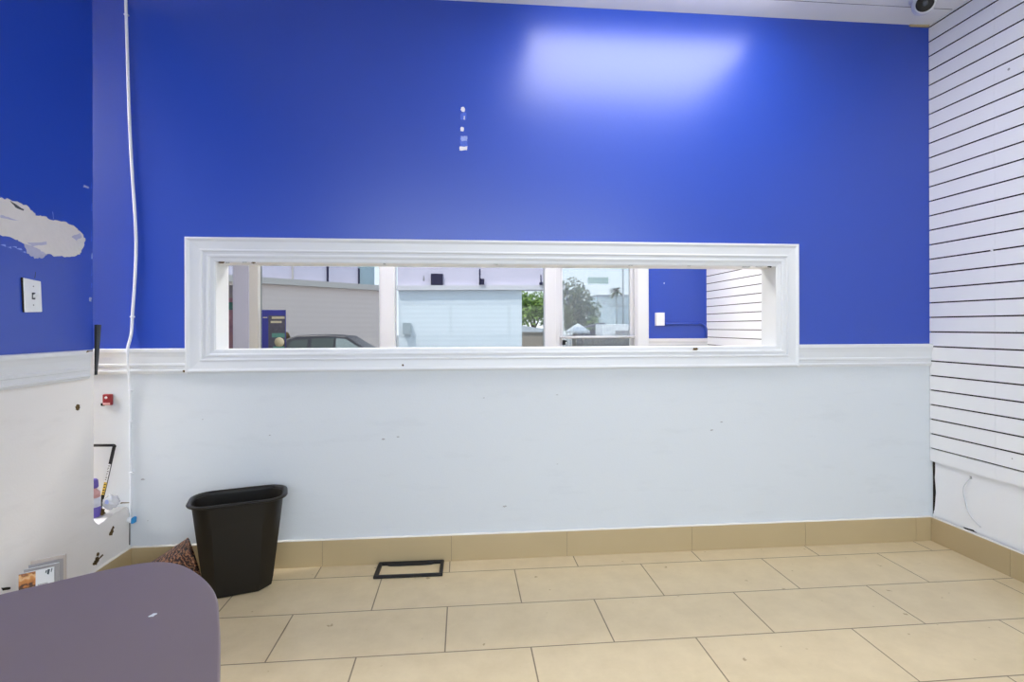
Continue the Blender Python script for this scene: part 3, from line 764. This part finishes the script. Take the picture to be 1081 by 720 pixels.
def brochure(pos, wid, hei, th, mats, label, lean=.05, printed=False):
    t = thing('brochure', (pos[0], pos[1], 0), label, 'brochure', 'brochures leaning at the left wall')
    P0 = Vector((pos[0], pos[1], .001))
    def pt(u, v, q): return P0 + wdir * u + Vector((0, 0, v)) + ndir * (q + lean * (hei - v))
    def panel(u0, u1, v0, v1, q0, q1, name, m):
        b = MB(); vs = [pt(u, v, q) for u in (u0, u1) for v in (v0, v1) for q in (q0, q1)]
        b.add(vs, [(0, 1, 3, 2), (4, 6, 7, 5), (0, 4, 5, 1), (2, 3, 7, 6), (0, 2, 6, 4), (1, 5, 7, 3)]); return b.build(name, m, t)
    panel(0, wid, 0, hei, 0, th, 'pages', mats[0])
    if printed:
        panel(0, wid * .47, 0.002, hei - .001, th, th + .0008, 'picture_panel', SUNSET)
        panel(wid * .47, wid, 0.002, hei + .001, th, th + .0008, 'text_panel', PAPER)
        b = MB()
        for (u0, u1, v0, v1) in ((wid * .74, wid * .80, hei - .012, hei - .006), (wid * .79, wid * .88, hei - .018, hei - .004), (wid * .90, wid * .95, hei - .013, hei - .003)):
            b.prism([(u0, v0), (u1 - .003, v0 - .003), (u1, v1), (u0 + .002, v1 + .001)], pt, th + .0009, th + .0012)
        b.build('black_motif', INK, t)
        b = MB()
        for i in range(9):
            u = wid * (.53 + .032 * i); b.prism([(u, hei - .049), (u + .0022, hei - .049), (u + .0022, hei - .045 - .001 * (i % 2)), (u, hei - .045)], pt, th + .0009, th + .0011)
        b.build('text_line', PAPERG, t)
    else:
        panel(.0, wid, .002, hei + .0005, th, th + .0006, 'cover', mats[1])
p0 = Vector((-1.442, 1.873, 0))
for i, (du, dn, wid, hei, th, ms, lb) in enumerate((
        (.030, -.046, .088, .343, .006, (PAPERB, PAPERB), 'buff brochure at the very back of the leaning bundle, against the wall'),
        (.027, -.036, .088, .346, .005, (PAPER, PAPERB), 'buff-covered brochure second from the back of the leaning bundle'),
        (.022, -.027, .088, .336, .006, (PAPERG, PAPERG), 'grey brochure in the middle of the leaning bundle'),
        (.012, -.014, .088, .330, .008, (PAPER, PAPERG), 'grey-covered brochure just behind the front one of the bundle'))):
    q = p0 + wdir * du + ndir * dn
    brochure((q.x, q.y), wid, hei, th, ms, lb)
brochure((p0.x, p0.y), .088, .3235, .004, (PAPER, PAPER), 'front brochure with an orange sunset picture beside a white panel', printed=True)

# ------------------------------------------------------------------ security camera
t = thing('security_camera', (2.195, 2.36, ZC), 'white ball security camera with a black face on the ceiling corner', 'security camera')
cc = Vector((2.195, 2.350, 2.658)); fd = Vector((-.50, -.74, -.30)).normalized()
b = MB(); b.lathe([(0, 0), (.046, 0), (.046, -.008), (.030, -.014), (0, -.014)], (2.20, 2.372, ZC - .0005), 28); b.build('base', TRIMW, t)
b = MB(); b.lathe([(0, -.048)] + [(.048 * math.sin(a), -.048 * math.cos(a)) for a in [i * math.pi / 16 for i in range(1, 12)]] + [(.041, .030), (.037, .031), (0, .031)], cc, 32, axis=fd); b.build('housing', TRIMW, t)
b = MB(); b.lathe([(0, .0312), (.036, .0312), (.036, .034), (.030, .037), (0, .039)], cc, 32, axis=fd); fce = b.build('face', BLACKP, t)
b = MB(); b.lathe([(0, .039), (.012, .0388), (.011, .0415), (.007, .0425), (0, .0415)], cc, 20, axis=fd); b.build('lens', DGREY, t)

# ------------------------------------------------------------------ storefront seen through the opening
ALU = mat('white_storefront_frame', (.60, .60, .62), .4, .4); ALUG = mat('lavender_grey_frame', (.45, .455, .53), .5, .3); ALUB = mat('beige_frame', (.56, .54, .49), .5, .3)
b = MB()
b.box(-2.112, -1.970, YS - .03, YS + .09, 0, SFZ, 1); b.box(-1.970, -1.893, YS - .02, YS + .09, 0, SFZ, 2)
b.box(-.778, -.640, YS - .03, YS + .09, 0, SFZ, 0); b.box(-.790, -.778, YS - .01, YS + .08, 0, SFZ, 0)
b.box(.795, .900, YS - .03, YS + .09, 0, SFZ, 0); b.box(.900, .938, YS - .02, YS + .09, 0, SFZ, 0)
b.box(1.690, 1.722, YS - .02, YS + .09, 0, SFZ, 0); b.box(SFX0, SFX0 + .08, YS, YS + .08, 0, SFZ, 0)
for x0, x1 in ((SFX0 + .08, -2.112), (-1.893, -.790), (-.640, .795)):
    b.box(x0, x1, YS, YS + .08, 0, .10, 0); b.box(x0, x1, YS, YS + .08, SFZ - .08, SFZ, 0)
b.box(.938, 1.690, YS, YS + .08, SFZ - .08, SFZ, 0)
struct(b.build('window_2', [ALU, ALUG, ALUB], bevel=.002))
GL = glass('dimming_shop_glass', (.47, .475, .475), .015); GLH = glass('hazy_door_glass', (.46, .475, .48), .03, .11)  # dark tint put into the panes to dim the outside light
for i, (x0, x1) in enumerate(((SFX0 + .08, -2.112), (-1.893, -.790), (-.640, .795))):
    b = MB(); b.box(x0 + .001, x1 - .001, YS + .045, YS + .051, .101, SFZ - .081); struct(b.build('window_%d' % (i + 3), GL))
# door leaf with its push bar
dr = bpy.data.objects.new('door_1', None); dr.location = (1.314, YS + .03, 0); C.objects.link(dr); struct(dr)
b = MB()
b.box(.940, .975, YS + .01, YS + .055, .01, SFZ - .085); b.box(1.655, 1.688, YS + .01, YS + .055, .01, SFZ - .085)
b.box(.975, 1.655, YS + .01, YS + .055, .01, .16); b.box(.975, 1.655, YS + .01, YS + .055, SFZ - .19, SFZ - .085)
b.build('door_frame', ALU, dr, bevel=.002)
b = MB(); b.box(.976, 1.654, YS + .03, YS + .036, .161, SFZ - .191); b.build('pane', GLH, dr)
b = MB(); b.tube([(.950, YS - .035, 1.020), (1.690, YS - .035, 1.020)], .012, 12); b.tube([(.958, YS - .035, 1.020), (.958, YS + .01, 1.020)], .009, 8); b.tube([(1.672, YS - .035, 1.020), (1.672, YS + .01, 1.020)], .009, 8)
b.build('push_bar', ALU, dr)
b = MB(); b.box(.972, 1.000, YS - .012, YS + .012, .945, .992); b.tube([(.985, YS - .010, .975), (1.010, YS - .030, .985)], .006, 8); b.build('lock', BLACKM, dr, bevel=.003)
b = MB(); b.box(1.232, 1.440, YS + .0285, YS + .0299, 1.549, 1.613); b.build('sticker', mat('pale_green_sticker', (.26, .37, .39), .5), dr)
b = MB(); b.box(1.232, 1.440, YS + .0275, YS + .0284, 1.605, 1.613); b.build('sticker_edge', mat('grey_green_band', (.30, .40, .42), .5), dr)

# posters on the glass
PBLUE = mat('poster_blue', (.03, .035, .22), .5, var=.2, vscale=60); PDARK = mat('poster_charcoal', (.065, .065, .085), .5, var=.5, vscale=40); PYEL = mat('poster_pale_yellow', (.48, .45, .30), .5, var=.3, vscale=60); PTEAL = mat('poster_teal', (.08, .22, .18), .5, var=.4, vscale=50)
t = thing('window_poster', (-1.765, YS + .04, .6), 'blue-edged dark poster with a pale round picture on the shop window', 'poster')
yp = YS + .0445
b = MB(); b.box(-1.880, -1.662, yp - .002, yp, .62, 1.288); b.build('sheet', PDARK, t)
b = MB(); b.box(-1.880, -1.662, yp - .003, yp - .002, 1.236, 1.288); b.box(-1.880, -1.822, yp - .003, yp - .002, .62, 1.236); b.box(-1.668, -1.662, yp - .003, yp - .002, .62, 1.236); b.build('blue_border', PBLUE, t)
b = MB(); b.box(-1.790, -1.672, yp - .003, yp - .002, 1.205, 1.226); b.box(-1.800, -1.700, yp - .003, yp - .002, 1.165, 1.185); b.box(-1.870, -1.830, yp - .004, yp - .003, 1.212, 1.222); b.build('pale_lettering_band', PYEL, t)
b = MB(); b.box(-1.79, -1.672, yp - .003, yp - .002, 1.03, 1.07); b.build('teal_band', PTEAL, t)
b = MB(); b.box(-1.78, -1.675, yp - .003, yp - .002, .93, .945); b.build('teal_band', PTEAL, t)
b = MB(); b.lathe([(0, 0), (.045, 0), (.045, .001), (0, .001)], (-1.722, yp - .002, .985), 24, axis=(0, -1, 0)); b.build('round_picture', PYEL, t)
t = thing('door_poster', (-2.20, YS + .04, .6), 'narrow pink and teal poster at the far left edge of the shop window', 'poster')
b = MB(); b.box(-2.50, -2.125, yp - .002, yp, .62, 1.52); b.build('sheet', mat('poster_pink', (.35, .20, .24), .5, var=.6, vscale=14), t)
b = MB(); b.box(-2.50, -2.125, yp - .003, yp - .002, 1.29, 1.36); b.build('teal_band', PTEAL, t)
b = MB(); b.box(-2.50, -2.125, yp - .003, yp - .002, 1.40, 1.52); b.build('grey_header', PAPERG, t)
# electrical box and conduit on the blue pier
t = thing('electrical_box', (1.945, YS, 1.19), 'white electrical box on the far blue wall with blue conduit', 'electrical box')
b = MB(); b.box(1.903, 1.990, YS - .045, YS - .0005, 1.130, 1.260); b.build('cover', PLATEW, t, bevel=.004)
b = MB()
arc = [(2.36 + .075 * math.sin(a), YS - .013, 1.075 + .075 * math.cos(a)) for a in [i * math.pi / 2 / 8 for i in range(9)]]
b.tube([(1.989, YS - .013, 1.150)] + arc + [(2.435, YS - .013, 1.006)], .011, 12); b.build('conduit', BLUE, t)
mark('torn_spot', [(1.995, 1.548), (2.006, 1.547), (2.007, 1.560), (1.997, 1.561)], onback(YS), RESL, wall_front, .001, .001, 2, 80)

# ------------------------------------------------------------------ outside
ASPH = mat('asphalt', (.33, .325, .32), .9, .1, var=.1, vscale=1.5)
b = MB(); b.box(-60, 90, -40, 110, -.75, -.62); g = b.build('ground', ASPH); g['kind'] = 'structure'
def lap_siding(name, col, rows):
    m = mat(name, col, .7, .2)
    n = m.node_tree.nodes; l = m.node_tree.links
    t_ = n.new('ShaderNodeTexCoord'); wv = n.new('ShaderNodeTexWave'); wv.bands_direction = 'Z'; wv.inputs['Scale'].default_value = rows
    l.new(t_.outputs['Object'], wv.inputs[0])
    bp = n.new('ShaderNodeBump'); bp.inputs['Strength'].default_value = .12; bp.inputs['Distance'].default_value = .02
    l.new(wv.outputs['Fac'], bp.inputs['Height']); l.new(bp.outputs['Normal'], n['Principled BSDF'].inputs['Normal'])
    return m
ABEI = lap_siding('beige_block_wall', (.77, .66, .605), 1.5); BPAL = lap_siding('pale_blue_block_wall', (.76, .83, .88), 1.5)
FASB = mat('beige_fascia', (.62, .575, .53), .7, .2); FASW = mat('white_fascia', (.76, .74, .76), .7, .2); LAV = mat('lavender_upper_wall', (.74, .69, .80), .8, .2, var=.12, vscale=.8)
DKV = mat('dark_violet_vent', (.045, .04, .075), .7, .2)
a0 = Vector((-11.5, 16.90, 0)); a1 = Vector((-3.10, 25.20, 0)); ad_ = (a1 - a0).normalized(); an = Vector((ad_.y, -ad_.x, 0))
def awall(b, s0, s1, d0, d1, z0, z1, m=0):
    vs = [a0 + ad_ * s + an * d + Vector((0, 0, z)) for s in (s0, s1) for d in (d0, d1) for z in (z0, z1)]
    b.add(vs, [(0, 1, 3, 2), (4, 6, 7, 5), (0, 4, 5, 1), (2, 3, 7, 6), (0, 2, 6, 4), (1, 5, 7, 3)], m)
LA = (a1 - a0).length
t = thing('beige_building', (-6.9, 21.6, -.62), 'low beige building receding behind the dark parked car across the lot', 'building')
b = MB(); awall(b, 0, LA - .75, -.4, 0, -.62, 2.76); b.build('wall', ABEI, t)
b = MB(); awall(b, -.3, LA - .75, -.5, .18, 2.765, 3.0); b.build('fascia', FASB, t)
b = MB(); awall(b, -.3, LA - 1.7, -.9, -.5, 3.0, 5.2); b.build('upper_wall', LAV, t)
b = MB(); awall(b, LA - 1.69, LA - .75, -.86, -.62, 3.0, 4.6); b.build('upper_window', mat('pale_teal_glass', (.40, .52, .56), .2), t)
for s_ in (5.55, 7.0, 8.55, LA - 1.72):
    b = MB(); awall(b, s_, s_ + .06, -.49, -.43, 3.0, 3.75); b.build('vent_pipe', DKV if s_ > 7 else FASB, t)
t = thing('pale_blue_building', (.2, 24.5, -.62), 'pale blue block building facing the shop beyond the lot', 'building')
b = MB(); b.prism([(-2.92, 24.60), (2.67, 24.06), (2.70, 24.9), (-2.85, 25.4)], lambda u, v, q: (u, v, q), -.62, 2.78); b.build('wall', BPAL, t)
b = MB(); b.prism([(-2.98, 24.385), (4.6, 23.68), (4.65, 24.6), (-2.9, 25.3)], lambda u, v, q: (u, v, q), 2.785, 3.0); b.build('fascia', FASW, t)
b = MB(); b.prism([(-2.95, 24.60), (4.5, 23.92), (4.55, 24.6), (-2.9, 25.3)], lambda u, v, q: (u, v, q), 3.0, 5.2); b.build('upper_wall', LAV, t)
b = MB(); b.prism([(4.45, 24.1), (4.6, 24.1), (4.6, 24.25), (4.45, 24.25)], lambda u, v, q: (u, v, q), -.62, 2.784); b.build('post', FASW, t)
b = MB(); b.box(-1.44, -.90, 24.30, 24.42, 3.02, 3.53); b.build('vent', DKV, t)
b = MB(); b.tube([(.765, 23.98, 3.0), (.765, 23.98, 3.72)], .035, 8); b.box(.80, .96, 23.93, 24.08, 3.02, 3.28); b.build('pipe', DKV, t)
b = MB(); b.tube([(3.52, 23.75, 3.0), (3.50, 23.75, 3.45)], .03, 8); b.box(3.44, 3.60, 23.70, 23.80, 3.0, 3.12); b.build('pipe', DKV, t)
b = MB(); b.tube([(-1.75, 24.28, 3.2), (-1.75, 24.28, 3.42)], .03, 8); b.build('pipe', PAPERG, t)
b = MB(); b.box(-2.70, -2.34, 24.30, 24.54, .79, 1.30); b.build('grey_plate', mat('plain_grey_plate', (.36, .42, .45), .6), t)
# dark car in front of the beige building
def car(name, loc, rot, paint, label, L_=4.3, Wd=1.75, H_=1.50):
    t = thing(name, loc, label, 'car'); t.rotation_euler = (0, 0, rot)
    def P(u, v, q): return (loc[0] + u, loc[1] + q, loc[2] + v)
    b = MB(); body = [(-2.1, .30), (-2.13, .62), (-2.05, .86), (-1.0, .92), (1.0, .90), (1.95, .80), (2.12, .62), (2.10, .30)]
    b.prism(body, P, -Wd / 2, Wd / 2); b.build('body', paint, t, bevel=.06)
    b = MB()
    rg = []
    for q, sc in ((-Wd / 2 + .08, 0), (-Wd / 2 + .17, 1)): pass
    cab = [(-1.95, .90), (-1.62, 1.36), (-1.25, H_ - .02), (-.3, H_), (.35, H_ - .06), (1.20, .90)]
    vs = []
    for q, k_ in ((-1, 0), (1, 0)):
        for (u, v) in cab: vs.append(P(u, v, q * (Wd / 2 - .06 - .20 * (v - .9) / (H_ - .9))))
    n = len(cab); b.add(vs, [tuple(range(n))[::-1], tuple(range(n, 2 * n))] + [(i, (i + 1) % n, n + (i + 1) % n, n + i) for i in range(n)])
    b.build('cabin', paint, t, bevel=.05)
    for q in (-1, 1):
        for pl in ([(-.78, .96), (-.78, 1.36), (-.05, 1.40), (-.05, .96)], [(.02, .96), (.02, 1.38), (.33, 1.35), (.98, .96)], [(-1.60, .98), (-1.42, 1.30), (-.90, 1.35), (-.90, .98)]):
            b = MB()
            vs = []
            for e_ in (.002, .012):
                for (u, v) in pl: vs.append(P(u, v, q * (Wd / 2 - .06 - .20 * (v - .9) / (H_ - .9) + e_)))
            n = len(pl); b.add(vs, [tuple(range(n)), tuple(range(n, 2 * n))] + [(i, (i + 1) % n, n + (i + 1) % n, n + i) for i in range(n)])
            b.build('side_window', CARGL if pl[0][0] < 0 else CARGL2, t)
    for u in (-1.32, 1.32):
        for q in (-1, 1):
            b = MB(); b.lathe([(0, -.1), (.20, -.1), (.32, -.09), (.33, 0), (.32, .09), (.20, .1), (0, .1)], P(u, .33, q * (Wd / 2 - .10)), 20, axis=(0, 1, 0)); b.build('wheel', BLACKM, t)
    return t
CARGL = mat('car_glass_dark', (.06, .07, .06), .1, .6); CARGL2 = mat('car_glass_light', (.25, .29, .28), .1, .6)
car('parked_car', (-4.15, 18.7, -.62), math.radians(-3), mat('car_dark_violet', (.030, .026, .032), .35, .4), 'dark car parked in front of the beige building')
b = MB(); b.tube([(-6.35, 19.9, -.62), (-6.35, 19.9, .78)], .035, 8); b.lathe([(0, 0), (.10, .05), (.13, .2), (.06, .34), (0, .36)], (-6.35, 19.9, .60), 12); o = b.build('parking_meter', CHIPB)
tag(o, 'small brown meter post left of the dark car', 'meter')

# trees
def leaf_mat(name, a, c):
    m = mat(name, a, .6, .3); n = m.node_tree.nodes; l = m.node_tree.links
    nz = n.new('ShaderNodeTexNoise'); nz.inputs['Scale'].default_value = 2.2; tcx = n.new('ShaderNodeTexCoord'); l.new(tcx.outputs['Object'], nz.inputs[0])
    mx = n.new('ShaderNodeMix'); mx.data_type = 'RGBA'; mx.inputs[6].default_value = (*a, 1); mx.inputs[7].default_value = (*c, 1)
    l.new(nz.outputs['Fac'], mx.inputs[0]); l.new(mx.outputs[2], n['Principled BSDF'].inputs['Base Color']); return m
BARK = mat('bark', (.12, .09, .06), .9, .1)
LV1 = leaf_mat('green_leaves', (.13, .24, .05), (.30, .42, .10)); LV2 = leaf_mat('grey_green_leaves', (.06, .10, .05), (.14, .19, .09))
def tree(name, x, y, zb, ztop, rx, label, lm, nleaf=1800, leaf=.16, seed=1, low=.15, group=None):
    rn = random.Random(seed)
    t = thing(name, (x, y, zb), label, 'tree', group)
    Hh = ztop - zb
    b = MB(); b.tube([(x, y, zb), (x + .05, y, zb + Hh * .4), (x, y, zb + Hh * .75)], [.16, .12, .05], 10)
    for a in (0.4, 2.2, 4.1): b.tube([(x, y, zb + Hh * .35), (x + math.cos(a) * rx * .5, y + math.sin(a) * rx * .5, zb + Hh * .7)], [.06, .025], 7)
    b.build('trunk', BARK, t)
    b = MB(); bl = [(rn.uniform(-.55, .55) * rx, rn.uniform(-.5, .5) * rx, zb + Hh * (low + (1 - low) * rn.uniform(.25, .85)), rn.uniform(.32, .5) * rx) for _ in range(13)]
    bl += [(0, 0, ztop - rx * .42, rx * .42), (rx * .5, 0, zb + Hh * (low + .28), rx * .45), (-rx * .5, 0, zb + Hh * (low + .28), rx * .45)]
    for i in range(nleaf):
        q = bl[i % len(bl)]
        d = Vector((rn.gauss(0, 1), rn.gauss(0, 1), rn.gauss(0, 1))).normalized() * q[3] * (rn.random() ** .35)
        c = Vector((x + q[0], y + q[1], q[2])) + d
        c.z = min(c.z, ztop)
        u = Vector((rn.gauss(0, 1), rn.gauss(0, 1), rn.gauss(0, 1))).normalized(); v = u.orthogonal().normalized(); s_ = leaf * rn.uniform(.6, 1.3)
        b.add([c - u * s_, c + v * s_ * .5, c + u * s_, c - v * s_ * .5], [(0, 1, 2, 3)])
    b.build('foliage', lm, t)
tree('broadleaf_tree', 4.78, 35.8, -.62, 3.5, 1.5, 'bright green tree visible past the end of the pale blue building', LV1, 1800, .15, 4, .3)
tree('tall_tree', 6.65, 31.5, -.62, 4.10, 1.75, 'tall dark grey-green tree seen through the shop door glass', LV2, 3200, .12, 9, .2)
tree('shrub_tree', 8.6, 34.5, -.62, 2.0, 1.0, 'low green tree right of the tall dark tree', LV1, 700, .13, 12, .2)
def palm(x, y, zt, sc, label, seed):
    rn = random.Random(seed); t = thing('palm_tree', (x, y, -.62), label, 'palm tree')
    b = MB(); b.tube([(x, y, -.62), (x + .1, y, zt * .5), (x, y, zt)], [.12, .09, .07], 8); b.build('trunk', mat('haze_paled_trunk', (.42, .45, .46), .9, .1), t)  # trunk colour paled to imitate haze with distance
    b = MB()
    for i in range(34):
        a = i * 2.4; el = rn.uniform(-.4, 1.2); d = Vector((math.cos(a), math.sin(a), 0)); sdv = Vector((-d.y, d.x, 0))
        p = [Vector((x, y, zt)) + d * (sc * s_ * math.cos(el * (1 - .5 * s_))) + Vector((0, 0, sc * (s_ * math.sin(el) - .55 * s_ * s_))) for s_ in (0, .35, .7, 1)]
        w_ = [.04, .16, .13, .01]
        for j in range(3): b.add([p[j] - sdv * w_[j] * sc, p[j] + sdv * w_[j] * sc, p[j + 1] + sdv * w_[j + 1] * sc, p[j + 1] - sdv * w_[j + 1] * sc], [(0, 1, 2, 3)])
    b.build('fronds', LV2, t)
palm(17.2, 58.7, 5.1, 1.0, 'distant palm left of the utility pole', 3)
# utility pole
t = thing('street_utility_pole', (12.0, 39.1, -.62), 'tall grey utility pole seen through the door glass', 'utility pole')
POLE = mat('haze_paled_pole', (.42, .45, .48), .8, .2)  # grey paled in the colour to stand in for distance haze
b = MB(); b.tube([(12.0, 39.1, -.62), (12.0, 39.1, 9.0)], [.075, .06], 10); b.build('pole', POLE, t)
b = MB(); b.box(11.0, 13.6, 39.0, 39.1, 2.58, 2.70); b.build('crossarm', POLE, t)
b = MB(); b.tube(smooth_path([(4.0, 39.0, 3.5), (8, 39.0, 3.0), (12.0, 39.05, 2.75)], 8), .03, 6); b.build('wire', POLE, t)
# white canopy, truck, sheds, fences
t = thing('canopy_tent', (5.8, 26.6, -.62), 'white pyramid canopy below the tall dark tree', 'canopy')
b = MB(); b.add([(5.30, 26.1, 0.90), (6.32, 26.1, 0.90), (6.32, 27.1, 0.90), (5.30, 27.1, 0.90), (5.81, 26.6, 1.29), (5.30, 26.1, .80), (6.32, 26.1, .80), (6.32, 27.1, .80), (5.30, 27.1, .80)],
                [(0, 1, 4), (1, 2, 4), (2, 3, 4), (3, 0, 4), (0, 5, 6, 1), (1, 6, 7, 2), (2, 7, 8, 3), (3, 8, 5, 0), (5, 8, 7, 6)]); b.build('cover', mat('canopy_white', (.85, .86, .87), .6), t)
for (x, y) in ((5.34, 26.14), (6.28, 26.14), (6.28, 27.06), (5.34, 27.06)):
    b = MB(); b.tube([(x, y, -.62), (x, y, .82)], .025, 8); b.build('leg', STEEL, t)
t = thing('white_truck', (7.55, 25.6, -.62), 'white box truck parked right of the canopy', 'truck')
b = MB(); b.box(6.72, 8.7, 25.2, 26.6, .15, 1.22); b.build('cargo_box', mat('truck_white', (.95, .95, .95), .5), t, bevel=.03)
b = MB(); b.box(8.7, 9.7, 25.25, 26.55, -.2, .95); b.build('cab', mat('cab_white', (.80, .80, .80), .4), t, bevel=.12)
b = MB(); b.box(6.75, 9.6, 25.3, 26.5, -.30, .148); b.build('chassis', DGREY, t)
b = MB(); b.box(7.35, 8.25, 25.17, 25.198, .72, .92); b.build('grey_stripe', PAPERG, t)
for x in (7.2, 9.1):
    for y in (25.3, 26.5):
        b = MB(); b.lathe([(0, -.1), (.25, -.1), (.3, 0), (.25, .1), (0, .1)], (x, y, -.32), 16, axis=(0, 1, 0)); b.build('wheel', BLACKM, t)
t = thing('dark_shed', (6.8, 28.2, -.62), 'dark grey shed with a sloping roof behind the canopy', 'shed')
b = MB(); b.box(6.25, 7.4, 27.7, 28.9, -.62, .95); b.build('wall', mat('shed_grey', (.07, .065, .085), .8), t)
b = MB(); b.prism([(6.15, .95), (7.5, 1.25), (7.5, 1.33), (6.15, 1.03)], lambda u, v, q: (u, q, v), 27.6, 29.0); b.build('roof', mat('shed_roof', (.12, .115, .135), .7), t)
t = thing('distant_building', (17.6, 62, -.62), 'pale distant building right of the tall dark tree', 'building')
b = MB(); b.box(15.3, 22, 60, 64, -.62, 4.55); b.build('wall', mat('far_pale_wall', (.62, .72, .76), .8), t)
b = MB(); b.box(15.2, 22.1, 59.9, 64.1, 4.55, 4.75); b.build('roof', mat('far_roof', (.42, .46, .50), .8), t)
b = MB(); b.box(4.75, 8.3, 20.4, 20.52, -.62, .74); o = b.build('hedge_fence', mat('dark_fence', (.10, .105, .11), .9, var=.3, vscale=5)); tag(o, 'dark grey fence crossing the lot behind the door push bar', 'fence')
t = thing('beige_wall_shed', (4.3, 29.5, -.62), 'beige shed with a pale sloping roof below the bright green tree', 'shed')
b = MB(); b.box(3.1, 5.2, 29.0, 30.6, -.62, .86); b.build('wall', mat('tan_block', (.40, .35, .29), .8, var=.15, vscale=3), t)
b = MB(); b.prism([(2.9, 1.22), (5.4, .86), (5.4, .80), (2.9, .84)], lambda u, v, q: (u, q, v), 28.9, 30.7); b.build('roof', mat('pale_metal_roof', (.56, .60, .64), .6), t)
